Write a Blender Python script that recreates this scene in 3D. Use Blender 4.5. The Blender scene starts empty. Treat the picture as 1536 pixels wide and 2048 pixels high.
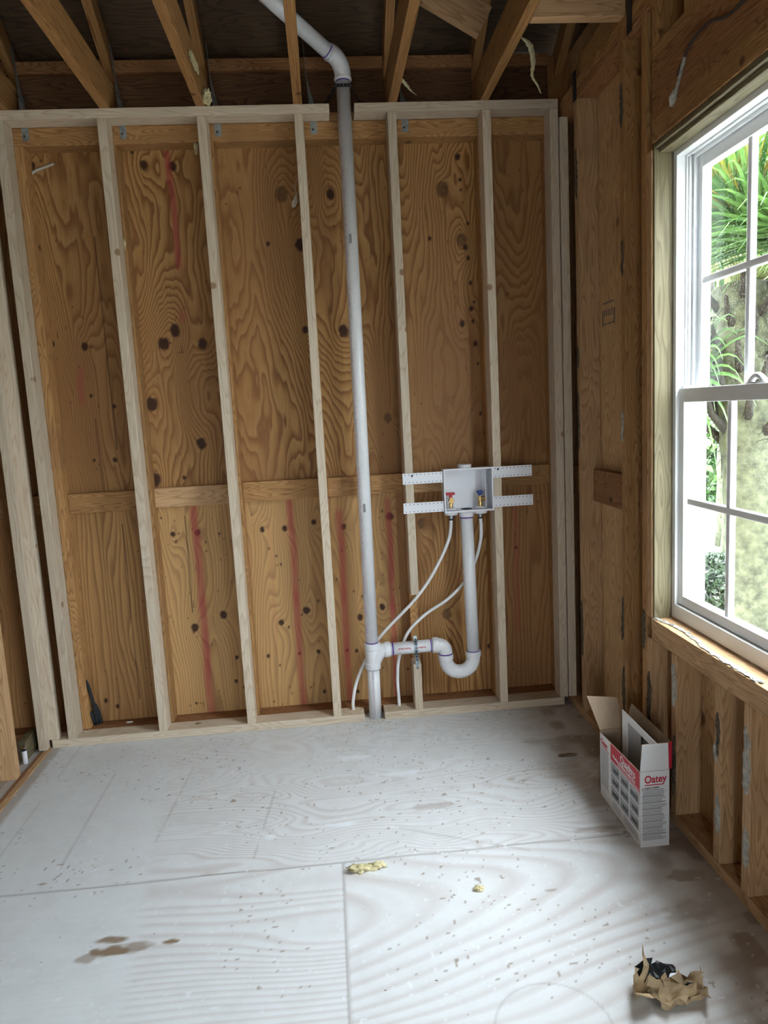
import bpy, bmesh, math, random
import numpy as np
from mathutils import Vector, Matrix, Euler
random.seed(7)
SC = bpy.context.scene
COL = SC.collection
PI = math.pi

# ------------------------------------------------------------------ camera
cam_d = bpy.data.cameras.new('camera')
cam_d.sensor_fit = 'HORIZONTAL'; cam_d.sensor_width = 36.0
cam_d.lens = 36.0 * 1426.84 / 1536.0
cam_d.clip_start = 0.05; cam_d.clip_end = 200
cam = bpy.data.objects.new('camera', cam_d); COL.objects.link(cam)
_r = Vector((0.995181, -0.08265, -0.052754)); _u = Vector((0.063673, 0.135608, 0.988714)); _f = Vector((0.074563, 0.987309, -0.140217))
_m = Matrix((_r, _u, -_f)).transposed().to_4x4(); _m.translation = Vector((0.0314, -3.2391, 1.4638))
cam.matrix_world = _m
SC.camera = cam

# ------------------------------------------------------------------ world, sun, exposure
SC.view_settings.view_transform = 'Standard'; SC.view_settings.look = 'None'
SC.view_settings.gamma = 1.0; SC.view_settings.use_curve_mapping = False
SC.view_settings.exposure = 0.74
W = bpy.data.worlds.new('sky'); SC.world = W; W.use_nodes = True
wn = W.node_tree; wn.nodes.clear()
wo = wn.nodes.new('ShaderNodeOutputWorld'); wb = wn.nodes.new('ShaderNodeBackground')
tc = wn.nodes.new('ShaderNodeTexCoord'); sx = wn.nodes.new('ShaderNodeSeparateXYZ')
rp = wn.nodes.new('ShaderNodeValToRGB')
wn.links.new(tc.outputs['Generated'], sx.inputs[0]); wn.links.new(sx.outputs['Z'], rp.inputs[0])
rp.color_ramp.elements[0].position = 0.0; rp.color_ramp.elements[0].color = (0.30, 0.32, 0.31, 1)
rp.color_ramp.elements[1].position = 0.75; rp.color_ramp.elements[1].color = (0.98, 1.06, 1.14, 1)
e = rp.color_ramp.elements.new(0.06); e.color = (0.42, 0.46, 0.49, 1)
e = rp.color_ramp.elements.new(0.40); e.color = (0.52, 0.59, 0.65, 1)
wn.links.new(rp.outputs[0], wb.inputs[0]); wb.inputs[1].default_value = 19.0
wn.links.new(wb.outputs[0], wo.inputs[0])
sun_d = bpy.data.lights.new('sun', 'SUN'); sun_d.energy = 6.0; sun_d.angle = math.radians(3); sun_d.color = (1.0, 0.96, 0.88)
sun = bpy.data.objects.new('sun', sun_d); COL.objects.link(sun)
sun.rotation_euler = Vector((0.62, -0.28, -1.0)).to_track_quat('-Z', 'Y').to_euler()

def portal(name, loc, sx_, sy_, direction):
    d = bpy.data.lights.new(name, 'AREA'); d.shape = 'RECTANGLE'; d.size = sx_; d.size_y = sy_
    d.cycles.is_portal = True
    o = bpy.data.objects.new(name, d); COL.objects.link(o); o.location = loc
    o.rotation_euler = Vector(direction).to_track_quat('-Z', 'Z').to_euler()
portal('window_portal', (1.34, -1.303, 1.47), 0.86, 1.55, (-1, 0, 0))
portal('window_portal', (1.34, -3.70, 1.47), 1.3, 1.55, (-1, 0, 0))  # for the added window behind the camera
portal('window_portal', (-.9, -6.82, 1.03), .6, 2.05, (0, 1, 0))  # for the added rear opening
#portal('window_portal', (-4.64, -2.9, 1.5), .8, 1.5, (1, 0, 0))

# ------------------------------------------------------------------ helpers
def tagp(o, label=None, cat=None, group=None, kind=None):
    if label: o['label'] = label
    if cat: o['category'] = cat
    if group: o['group'] = group
    if kind: o['kind'] = kind
    return o

def link(name, me, mat=None, parent=None):
    o = bpy.data.objects.new(name, me); COL.objects.link(o)
    if mat is not None and me is not None:
        if isinstance(mat, (list, tuple)):
            for m in mat: me.materials.append(m)
        else: me.materials.append(mat)
    if parent is not None: o.parent = parent
    return o

def empty(name, loc=(0, 0, 0), label=None, cat=None, group=None, rot=(0, 0, 0)):
    o = bpy.data.objects.new(name, None); COL.objects.link(o); o.location = loc; o.rotation_euler = rot
    o.empty_display_size = 0.05
    return tagp(o, label, cat, group)

def bm_mesh(bm, name, smooth=False):
    me = bpy.data.meshes.new(name); bm.normal_update(); bm.to_mesh(me); bm.free()
    if smooth:
        for p in me.polygons: p.use_smooth = True
    return me

def add_box(bm, x0, x1, y0, y1, z0, z1, bevel=0.0, mi=0):
    vs = [bm.verts.new(p) for p in [(x0,y0,z0),(x1,y0,z0),(x1,y1,z0),(x0,y1,z0),(x0,y0,z1),(x1,y0,z1),(x1,y1,z1),(x0,y1,z1)]]
    fs = [bm.faces.new([vs[i] for i in f]) for f in [(0,3,2,1),(4,5,6,7),(0,1,5,4),(1,2,6,5),(2,3,7,6),(3,0,4,7)]]
    for f in fs: f.material_index = mi
    if bevel > 0:
        es = list({e for f in fs for e in f.edges})
        r = bmesh.ops.bevel(bm, geom=es, offset=bevel, segments=2, affect='EDGES', profile=0.5)
        for f in r['faces']: f.material_index = mi
    return fs

def box_mesh(name, b, bevel=0.0, origin=(0, 0, 0)):
    bm = bmesh.new(); ox, oy, oz = origin
    add_box(bm, b[0]-ox, b[1]-ox, b[2]-oy, b[3]-oy, b[4]-oz, b[5]-oz, bevel)
    return bm_mesh(bm, name)

def lumber(name, b, mat, label=None, cat=None, group=None, parent=None, bevel=0.0025, kind=None, warp=0.0):
    """axis-aligned board, local X runs along its length so the grain follows it"""
    x0, x1, y0, y1, z0, z1 = b
    dims = [x1-x0, y1-y0, z1-z0]; ax = dims.index(max(dims)); L = dims[ax]
    if ax == 0: w, d, rot = dims[1], dims[2], (0, 0, 0); base = (x0, (y0+y1)/2, (z0+z1)/2)
    elif ax == 1: w, d, rot = dims[0], dims[2], (0, 0, PI/2); base = ((x0+x1)/2, y0, (z0+z1)/2)
    else: w, d, rot = dims[1], dims[0], (0, -PI/2, 0); base = ((x0+x1)/2, (y0+y1)/2, z0)
    bm = bmesh.new(); add_box(bm, 0, L, -w/2, w/2, -d/2, d/2, bevel)
    o = link(name, bm_mesh(bm, name), mat, parent)
    o.location = base; o.rotation_euler = rot
    return tagp(o, label, cat, group, kind)

def beam(name, a, b, w, h, mat, up=(0, 0, 1), parent=None, bevel=0.002):
    """board from a to b (centre line), h measured along up, w sideways"""
    a = Vector(a); b = Vector(b); L = (b-a).length; x = (b-a).normalized()
    y = Vector(up).cross(x).normalized(); z = x.cross(y)
    bm = bmesh.new(); add_box(bm, 0, L, -w/2, w/2, -h/2, h/2, bevel)
    o = link(name, bm_mesh(bm, name), mat, parent)
    m = Matrix((x, y, z)).transposed().to_4x4(); m.translation = a
    o.matrix_world = m
    return o

def crv(pts, n=8):
    """Catmull-Rom through points"""
    P = [Vector(p) for p in pts]; P = [P[0]*2-P[1]] + P + [P[-1]*2-P[-2]]; out = []
    for i in range(1, len(P)-2):
        for k in range(n):
            t = k/n; a, b, c, d = P[i-1], P[i], P[i+1], P[i+2]
            out.append(0.5*((2*b)+(c-a)*t+(2*a-5*b+4*c-d)*t*t+(3*b-a-3*c+d)*t**3))
    out.append(P[-2]); return out

def tube_bm(bm, pts, rad, seg=20, cap=True, mi=0):
    P = [Vector(p) for p in pts]; n = len(P); rs = rad if isinstance(rad, (list, tuple)) else [rad]*n
    T = [(P[min(i+1, n-1)]-P[max(i-1, 0)]).normalized() for i in range(n)]
    ref = Vector((0, 0, 1)) if abs(T[0].z) < 0.9 else Vector((1, 0, 0))
    N = T[0].cross(ref).normalized(); rings = []
    for i in range(n):
        N = (N - T[i]*N.dot(T[i])).normalized(); B = T[i].cross(N)
        rings.append([bm.verts.new(P[i]+(N*math.cos(2*PI*k/seg)+B*math.sin(2*PI*k/seg))*rs[i]) for k in range(seg)])
    for i in range(n-1):
        for k in range(seg):
            f = bm.faces.new((rings[i][k], rings[i][(k+1) % seg], rings[i+1][(k+1) % seg], rings[i+1][k])); f.smooth = True; f.material_index = mi
    if cap:
        f = bm.faces.new(rings[0][::-1]); f.material_index = mi
        f = bm.faces.new(rings[-1]); f.material_index = mi

def tube(name, pts, rad, mat, parent=None, seg=20, cap=True):
    bm = bmesh.new(); tube_bm(bm, pts, rad, seg, cap)
    bmesh.ops.recalc_face_normals(bm, faces=bm.faces)
    me = bpy.data.meshes.new(name); bm.to_mesh(me); bm.free()
    return link(name, me, mat, parent)

def lathe_bm(bm, prof, axis_a, axis_dir, seg=24, mi=0):
    """prof: list of (dist along axis, radius)"""
    pts = [Vector(axis_a)+Vector(axis_dir).normalized()*t for t, r in prof]
    d = Vector(axis_dir).normalized(); ref = Vector((0, 0, 1)) if abs(d.z) < 0.9 else Vector((1, 0, 0))
    N = d.cross(ref).normalized(); B = d.cross(N); rings = []
    for p, (t, r) in zip(pts, prof):
        rings.append([bm.verts.new(p+(N*math.cos(2*PI*k/seg)+B*math.sin(2*PI*k/seg))*r) for k in range(seg)])
    for i in range(len(rings)-1):
        for k in range(seg):
            f = bm.faces.new((rings[i][k], rings[i][(k+1) % seg], rings[i+1][(k+1) % seg], rings[i+1][k])); f.material_index = mi
    bm.faces.new(rings[0][::-1]).material_index = mi; bm.faces.new(rings[-1]).material_index = mi

def lathe(name, prof, a, d, mat, parent=None, seg=24, smooth=True):
    bm = bmesh.new(); lathe_bm(bm, prof, a, d, seg)
    bmesh.ops.recalc_face_normals(bm, faces=bm.faces)
    me = bpy.data.meshes.new(name); bm.to_mesh(me); bm.free()
    o = link(name, me, mat, parent)
    if smooth:
        for p in me.polygons: p.use_smooth = len(p.vertices) == 4
        me.set_sharp_from_angle(angle=math.radians(40))
    return o

# numpy value noise
def vnoise(x, y, seed=0):
    xi = np.floor(x).astype(np.int64); yi = np.floor(y).astype(np.int64); xf = x-xi; yf = y-yi
    def h(a, b):
        n = (a*374761393 + b*668265263 + seed*1442695041) & 0x7fffffff
        n = ((n ^ (n >> 13))*1274126177) & 0x7fffffff
        return ((n ^ (n >> 16)) & 0xffff)/65535.0
    u = xf*xf*xf*(xf*(xf*6-15)+10); v = yf*yf*yf*(yf*(yf*6-15)+10)
    return (h(xi, yi)*(1-u)+h(xi+1, yi)*u)*(1-v)+(h(xi, yi+1)*(1-u)+h(xi+1, yi+1)*u)*v

def grid_mesh(name, us, vs, fn, attrs):
    """us, vs 1-D arrays; fn(U,V)->x,y,z ; attrs dict name->array"""
    U, V = np.meshgrid(us, vs); X, Y, Z = fn(U, V); co = np.stack([X, Y, Z], -1).reshape(-1, 3).astype(np.float32)
    nu, nv = len(us), len(vs); i = np.arange(nu-1)[None, :]+np.arange(nv-1)[:, None]*nu
    q = np.stack([i, i+1, i+1+nu, i+nu], -1).reshape(-1, 4).astype(np.int32)
    me = bpy.data.meshes.new(name); me.vertices.add(len(co)); me.vertices.foreach_set('co', co.ravel())
    me.loops.add(q.size); me.loops.foreach_set('vertex_index', q.ravel()); me.polygons.add(len(q))
    me.polygons.foreach_set('loop_start', np.arange(0, q.size, 4, dtype=np.int32))
    me.update(calc_edges=True)
    for k, a in attrs.items():
        at = me.attributes.new(k, 'FLOAT', 'POINT'); at.data.foreach_set('value', np.ascontiguousarray(a.reshape(-1), dtype=np.float32))
    return me

# ------------------------------------------------------------------ materials
def new_mat(name):
    m = bpy.data.materials.new(name); m.use_nodes = True; nt = m.node_tree
    b = nt.nodes['Principled BSDF']; return m, nt, b

def simple(name, col, rough=0.5, metal=0.0, spec=0.5, noise=0.0, nscale=20.0, bump=0.0):
    m, nt, b = new_mat(name); b.inputs['Roughness'].default_value = rough; b.inputs['Metallic'].default_value = metal
    b.inputs['Specular IOR Level'].default_value = spec
    b.inputs['Base Color'].default_value = (*col, 1)
    if noise > 0 or bump > 0:
        t = nt.nodes.new('ShaderNodeTexCoord'); n = nt.nodes.new('ShaderNodeTexNoise'); n.inputs['Scale'].default_value = nscale; n.inputs['Detail'].default_value = 5
        nt.links.new(t.outputs['Object'], n.inputs['Vector'])
        if noise > 0:
            r = nt.nodes.new('ShaderNodeValToRGB'); r.color_ramp.elements[0].position = .3; r.color_ramp.elements[1].position = .7
            r.color_ramp.elements[0].color = (*[c*(1-noise) for c in col], 1); r.color_ramp.elements[1].color = (*[min(1, c*(1+noise*.5)) for c in col], 1)
            nt.links.new(n.outputs['Fac'], r.inputs[0]); nt.links.new(r.outputs[0], b.inputs['Base Color'])
        if bump > 0:
            bp = nt.nodes.new('ShaderNodeBump'); bp.inputs['Strength'].default_value = bump; bp.inputs['Distance'].default_value = .01
            nt.links.new(n.outputs['Fac'], bp.inputs['Height']); nt.links.new(bp.outputs[0], b.inputs['Normal'])
    return m

def wood(name, light, mid, dark, knot=(.12, .05, .02), rings=26.0, contrast=1.0, knots=5.0, kr=0.055, stain=0.0, staincol=(.1, .06, .03), rough=.62, along=.9, across=7):
    m, nt, b = new_mat(name); N = nt.nodes; Lk = nt.links
    b.inputs['Roughness'].default_value = rough; b.inputs['Specular IOR Level'].default_value = .3
    t = N.new('ShaderNodeTexCoord'); oi = N.new('ShaderNodeObjectInfo')
    off = N.new('ShaderNodeVectorMath'); off.operation = 'MULTIPLY_ADD'
    cmb = N.new('ShaderNodeCombineXYZ'); Lk.new(oi.outputs['Random'], cmb.inputs[0]); Lk.new(oi.outputs['Random'], cmb.inputs[1]); Lk.new(oi.outputs['Random'], cmb.inputs[2])
    Lk.new(cmb.outputs[0], off.inputs[0]); off.inputs[1].default_value = (37.3, 3.1, 5.7); Lk.new(t.outputs['Object'], off.inputs[2])
    # warp
    mp = N.new('ShaderNodeMapping'); mp.inputs['Scale'].default_value = (along, across, across); Lk.new(off.outputs[0], mp.inputs[0])
    n1 = N.new('ShaderNodeTexNoise'); n1.inputs['Scale'].default_value = 1.6; n1.inputs['Detail'].default_value = 2; Lk.new(mp.outputs[0], n1.inputs['Vector'])
    mu = N.new('ShaderNodeMath'); mu.operation = 'MULTIPLY'; mu.inputs[1].default_value = rings; Lk.new(n1.outputs['Fac'], mu.inputs[0])
    fr = N.new('ShaderNodeMath'); fr.operation = 'FRACT'; Lk.new(mu.outputs[0], fr.inputs[0])
    r = N.new('ShaderNodeValToRGB'); Lk.new(fr.outputs[0], r.inputs[0]); cr = r.color_ramp
    cr.elements[0].position = 0; cr.elements[0].color = (*light, 1); cr.elements[1].position = 1; cr.elements[1].color = (*light, 1)
    a = cr.elements.new(.55); a.color = (*mid, 1); a = cr.elements.new(.82); a.color = (*dark, 1)
    # fine fibre streaks
    mp2 = N.new('ShaderNodeMapping'); mp2.inputs['Scale'].default_value = (4, 220, 220); Lk.new(off.outputs[0], mp2.inputs[0])
    n2 = N.new('ShaderNodeTexNoise'); n2.inputs['Scale'].default_value = 1; n2.inputs['Detail'].default_value = 3; Lk.new(mp2.outputs[0], n2.inputs['Vector'])
    mx = N.new('ShaderNodeMix'); mx.data_type = 'RGBA'; mx.blend_type = 'OVERLAY'; mx.inputs[0].default_value = .35*contrast
    Lk.new(r.outputs[0], mx.inputs[6]); Lk.new(n2.outputs['Fac'], mx.inputs[7])
    # knots
    v = N.new('ShaderNodeTexVoronoi'); v.inputs['Scale'].default_value = knots; Lk.new(off.outputs[0], v.inputs['Vector'])
    kr_ = N.new('ShaderNodeMapRange'); kr_.inputs[1].default_value = kr; kr_.inputs[2].default_value = kr*1.6; kr_.inputs[3].default_value = .85; kr_.inputs[4].default_value = 0
    Lk.new(v.outputs['Distance'], kr_.inputs[0])
    mk = N.new('ShaderNodeMix'); mk.data_type = 'RGBA'; mk.inputs[7].default_value = (*knot, 1)
    Lk.new(kr_.outputs[0], mk.inputs[0]); Lk.new(mx.outputs[2], mk.inputs[6]); last = mk.outputs[2]
    # board to board tone
    hs = N.new('ShaderNodeHueSaturation'); mr = N.new('ShaderNodeMapRange'); mr.inputs[3].default_value = .86; mr.inputs[4].default_value = 1.12
    Lk.new(oi.outputs['Random'], mr.inputs[0]); Lk.new(mr.outputs[0], hs.inputs['Value']); Lk.new(last, hs.inputs['Color']); last = hs.outputs[0]
    if stain > 0:
        n3 = N.new('ShaderNodeTexNoise'); n3.inputs['Scale'].default_value = 6; n3.inputs['Detail'].default_value = 6; Lk.new(off.outputs[0], n3.inputs['Vector'])
        m3 = N.new('ShaderNodeMapRange'); m3.inputs[1].default_value = .52; m3.inputs[2].default_value = .72; m3.inputs[4].default_value = stain; Lk.new(n3.outputs['Fac'], m3.inputs[0])
        ms = N.new('ShaderNodeMix'); ms.data_type = 'RGBA'; ms.inputs[7].default_value = (*staincol, 1); Lk.new(m3.outputs[0], ms.inputs[0]); Lk.new(last, ms.inputs[6]); last = ms.outputs[2]
    Lk.new(last, b.inputs['Base Color'])
    bp = N.new('ShaderNodeBump'); bp.inputs['Strength'].default_value = .12; bp.inputs['Distance'].default_value = .003
    Lk.new(n2.outputs['Fac'], bp.inputs['Height']); Lk.new(bp.outputs[0], b.inputs['Normal'])
    return m

M = {}
M['new'] = wood('new_spruce_lumber', (.64, .535, .415), (.60, .495, .375), (.52, .405, .29), knot=(.26, .14, .07), rings=18, contrast=.8)
M['old'] = wood('old_pine_lumber', (.44, .245, .10), (.38, .20, .075), (.26, .12, .042), knot=(.10, .04, .015), rings=30, stain=.45, staincol=(.22, .11, .05))
M['oldred'] = wood('old_reddish_lumber', (.36, .18, .08), (.31, .14, .06), (.20, .08, .03), knot=(.08, .03, .015), rings=34, stain=.4, staincol=(.15, .07, .03))
M['joist'] = wood('joist_fir', (.42, .23, .09), (.36, .18, .06), (.18, .07, .022), knot=(.10, .04, .015), rings=34, contrast=1.2, along=.25, across=16)
M['tan'] = wood('tan_stud_lumber', (.56, .355, .19), (.50, .305, .155), (.38, .215, .10), knot=(.10, .05, .02), rings=20, stain=.35, staincol=(.28, .17, .10))
M['treated'] = wood('treated_lumber', (.165, .138, .078), (.14, .116, .064), (.10, .08, .042), knot=(.14, .10, .04), rings=14)
M['dark'] = wood('attic_shade_board', (.15, .075, .035), (.12, .055, .025), (.07, .03, .015), rings=20)  # attic shade put into the board colour
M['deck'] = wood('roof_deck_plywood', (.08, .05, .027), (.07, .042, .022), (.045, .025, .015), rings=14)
M['pvc'] = simple('white_pvc', (.80, .80, .82), rough=.28, spec=.5, noise=.04, nscale=60)
M['pex'] = simple('white_pex_tubing', (.80, .80, .80), rough=.35)
M['purple'] = simple('purple_primer', (.16, .08, .34), rough=.35, noise=.3, nscale=40)
M['plastic'] = simple('white_box_plastic', (.78, .78, .83), rough=.38)
M['galv'] = simple('galvanised_steel', (.40, .46, .50), rough=.42, metal=.85, noise=.35, nscale=60)
M['darksteel'] = simple('dark_steel_strap', (.05, .05, .055), rough=.5, metal=.6)
M['brass'] = simple('brass', (.78, .56, .26), rough=.25, metal=1.0)
M['redh'] = simple('red_handle', (.45, .015, .03), rough=.4)
M['blueh'] = simple('blue_handle', (.015, .04, .22), rough=.4)
M['black'] = simple('black_rubber', (.012, .012, .014), rough=.5)
M['hole'] = simple('punched_hole', (.02, .02, .025), rough=.8)
M['vinyl'] = simple('white_vinyl', (.84, .85, .86), rough=.35, noise=.03, nscale=8)
M['card_in'] = simple('brown_cardboard', (.40, .29, .20), rough=.85, noise=.1, nscale=40)
M['card_w'] = simple('white_printed_card', (.78, .78, .79), rough=.5)
M['p_red'] = simple('red_print', (.55, .025, .05), rough=.5)
M['p_white'] = simple('white_print', (.82, .82, .84), rough=.5)
M['p_grey'] = simple('grey_print', (.30, .31, .33), rough=.55)
M['p_dark'] = simple('dark_print', (.08, .08, .09), rough=.55)
M['p_midgrey'] = simple('fine_grey_print', (.24, .24, .25), rough=.55)
M['kraft'] = simple('kraft_paper', (.46, .34, .20), rough=.8, noise=.25, nscale=25)
M['blackplastic'] = simple('black_plastic_film', (.012, .014, .016), rough=.22)
M['foam'] = simple('yellow_spray_foam', (.66, .58, .34), rough=.9, noise=.3, nscale=50, bump=.6)
M['glue'] = simple('dried_grey_adhesive', (.40, .38, .33), rough=.85, noise=.45, nscale=50, bump=.6)
M['darkglue'] = simple('dark_old_adhesive', (.10, .075, .05), rough=.9, noise=.6, nscale=90, bump=.6)
M['string'] = simple('pale_string', (.55, .52, .45), rough=.9)
M['cable'] = simple('dark_cable', (.06, .045, .04), rough=.7)
M['lighter'] = simple('white_lighter_body', (.80, .80, .86), rough=.2)
M['chrome'] = simple('chrome', (.7, .7, .7), rough=.2, metal=1.0)
M['cloth'] = simple('dark_blue_cloth', (.016, .020, .024), rough=.8, noise=.4, nscale=60)

# window glass: clear with dried water spots
def glass_mat():
    m, nt, b = new_mat('window_glass'); N = nt.nodes; Lk = nt.links; N.remove(b)
    out = N['Material Output']; tr = N.new('ShaderNodeBsdfTransparent'); tr.inputs[0].default_value = (.97, .985, .98, 1)
    gl = N.new('ShaderNodeBsdfGlossy'); gl.inputs['Roughness'].default_value = .02
    mx = N.new('ShaderNodeMixShader'); mx.inputs[0].default_value = .035; Lk.new(tr.outputs[0], mx.inputs[1]); Lk.new(gl.outputs[0], mx.inputs[2])
    t = N.new('ShaderNodeTexCoord'); v = N.new('ShaderNodeTexVoronoi'); v.inputs['Scale'].default_value = 120; Lk.new(t.outputs['Object'], v.inputs['Vector'])
    n = N.new('ShaderNodeTexNoise'); n.inputs['Scale'].default_value = 4; Lk.new(t.outputs['Object'], n.inputs['Vector'])
    s = N.new('ShaderNodeMath'); s.operation = 'MULTIPLY'; s.inputs[1].default_value = .55; Lk.new(n.outputs['Fac'], s.inputs[0])
    lt = N.new('ShaderNodeMath'); lt.operation = 'LESS_THAN'; Lk.new(v.outputs['Distance'], lt.inputs[0]); Lk.new(s.outputs[0], lt.inputs[1])
    k = N.new('ShaderNodeMath'); k.operation = 'MULTIPLY'; k.inputs[1].default_value = .02; Lk.new(lt.outputs[0], k.inputs[0])
    tl = N.new('ShaderNodeBsdfTranslucent'); tl.inputs[0].default_value = (.9, .92, .92, 1)
    m2 = N.new('ShaderNodeMixShader'); Lk.new(k.outputs[0], m2.inputs[0]); Lk.new(mx.outputs[0], m2.inputs[1]); Lk.new(tl.outputs[0], m2.inputs[2])
    Lk.new(m2.outputs[0], out.inputs[0]); return m
M['glass'] = glass_mat()

def leaf_mat(name, c1, c2):
    m, nt, b = new_mat(name); N = nt.nodes; Lk = nt.links
    oi = N.new('ShaderNodeTexCoord'); n = N.new('ShaderNodeTexNoise'); n.inputs['Scale'].default_value = 5; Lk.new(oi.outputs['Object'], n.inputs['Vector'])
    r = N.new('ShaderNodeValToRGB'); r.color_ramp.elements[0].position = .35; r.color_ramp.elements[1].position = .65
    r.color_ramp.elements[0].color = (*c1, 1); r.color_ramp.elements[1].color = (*c2, 1); Lk.new(n.outputs['Fac'], r.inputs[0])
    Lk.new(r.outputs[0], b.inputs['Base Color']); b.inputs['Roughness'].default_value = .45
    tl = N.new('ShaderNodeBsdfTranslucent'); Lk.new(r.outputs[0], tl.inputs[0])
    mx = N.new('ShaderNodeMixShader'); mx.inputs[0].default_value = .4; Lk.new(b.outputs[0], mx.inputs[1]); Lk.new(tl.outputs[0], mx.inputs[2])
    Lk.new(mx.outputs[0], N['Material Output'].inputs[0]); return m
M['frond'] = leaf_mat('palm_leaf_green', (.030, .085, .018), (.10, .20, .045))
M['frond_y'] = leaf_mat('palm_leaf_yellowing', (.20, .17, .02), (.10, .16, .04))
M['stalk'] = simple('palm_stalk', (.16, .18, .07), rough=.6)
M['trunk'] = simple('palm_trunk_bark', (.085, .092, .052), rough=.95, noise=.6, nscale=18, bump=.8)
M['fibre'] = simple('palm_boot_fibre', (.030, .025, .018), rough=.95, noise=.5, nscale=30, bump=.8)
M['shrub'] = leaf_mat('shrub_leaf', (.012, .03, .012), (.04, .07, .025))
M['ground'] = simple('pale_sandy_ground', (.22, .22, .19), rough=.95, noise=.12, nscale=1.5)
M['fascia'] = simple('painted_exterior', (.65, .65, .63), rough=.6)

# grain materials driven by vertex attributes
def attr(N, name):
    a = N.new('ShaderNodeAttribute'); a.attribute_name = name; return a
def ply_mat():
    m, nt, b = new_mat('sheathing_plywood'); N = nt.nodes; Lk = nt.links
    b.inputs['Roughness'].default_value = .6; b.inputs['Specular IOR Level'].default_value = .3
    g = attr(N, 'grain'); fr = N.new('ShaderNodeMath'); fr.operation = 'FRACT'; Lk.new(g.outputs['Fac'], fr.inputs[0])
    r = N.new('ShaderNodeValToRGB'); Lk.new(fr.outputs[0], r.inputs[0]); cr = r.color_ramp
    cr.elements[0].color = (.50, .285, .105, 1); cr.elements[1].color = (.46, .26, .095, 1)
    for p, c in [(.45, (.42, .22, .075)), (.72, (.26, .11, .033)), (.86, (.20, .08, .024)), (.94, (.40, .21, .075))]:
        a = cr.elements.new(p); a.color = (*c, 1)
    t = N.new('ShaderNodeTexCoord'); mp = N.new('ShaderNodeMapping'); mp.inputs['Scale'].default_value = (260, 1, 9); Lk.new(t.outputs['Object'], mp.inputs[0])
    n2 = N.new('ShaderNodeTexNoise'); n2.inputs['Scale'].default_value = 1; n2.inputs['Detail'].default_value = 3; Lk.new(mp.outputs[0], n2.inputs['Vector'])
    mx = N.new('ShaderNodeMix'); mx.data_type = 'RGBA'; mx.blend_type = 'OVERLAY'; mx.inputs[0].default_value = .4; Lk.new(r.outputs[0], mx.inputs[6]); Lk.new(n2.outputs['Fac'], mx.inputs[7])
    pa = attr(N, 'pale'); m9 = N.new('ShaderNodeMix'); m9.data_type = 'RGBA'; m9.inputs[7].default_value = (.66, .43, .20, 1); Lk.new(pa.outputs['Fac'], m9.inputs[0]); Lk.new(mx.outputs[2], m9.inputs[6]); mx = m9
    # broad tone
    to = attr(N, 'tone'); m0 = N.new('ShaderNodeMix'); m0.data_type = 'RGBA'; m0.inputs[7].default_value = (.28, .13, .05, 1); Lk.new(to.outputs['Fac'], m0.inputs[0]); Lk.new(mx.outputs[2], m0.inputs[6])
    k = attr(N, 'knot'); mk = N.new('ShaderNodeMix'); mk.data_type = 'RGBA'; mk.inputs[7].default_value = (.045, .015, .008, 1); Lk.new(k.outputs['Fac'], mk.inputs[0]); Lk.new(m0.outputs[2], mk.inputs[6])
    p = attr(N, 'paint'); mp_ = N.new('ShaderNodeMix'); mp_.data_type = 'RGBA'; mp_.inputs[7].default_value = (.42, .05, .06, 1); Lk.new(p.outputs['Fac'], mp_.inputs[0]); Lk.new(mk.outputs[2], mp_.inputs[6])
    s = attr(N, 'seam'); ms = N.new('ShaderNodeMix'); ms.data_type = 'RGBA'; ms.inputs[7].default_value = (.03, .015, .01, 1); Lk.new(s.outputs['Fac'], ms.inputs[0]); Lk.new(mp_.outputs[2], ms.inputs[6])
    Lk.new(ms.outputs[2], b.inputs['Base Color']); return m
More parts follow.
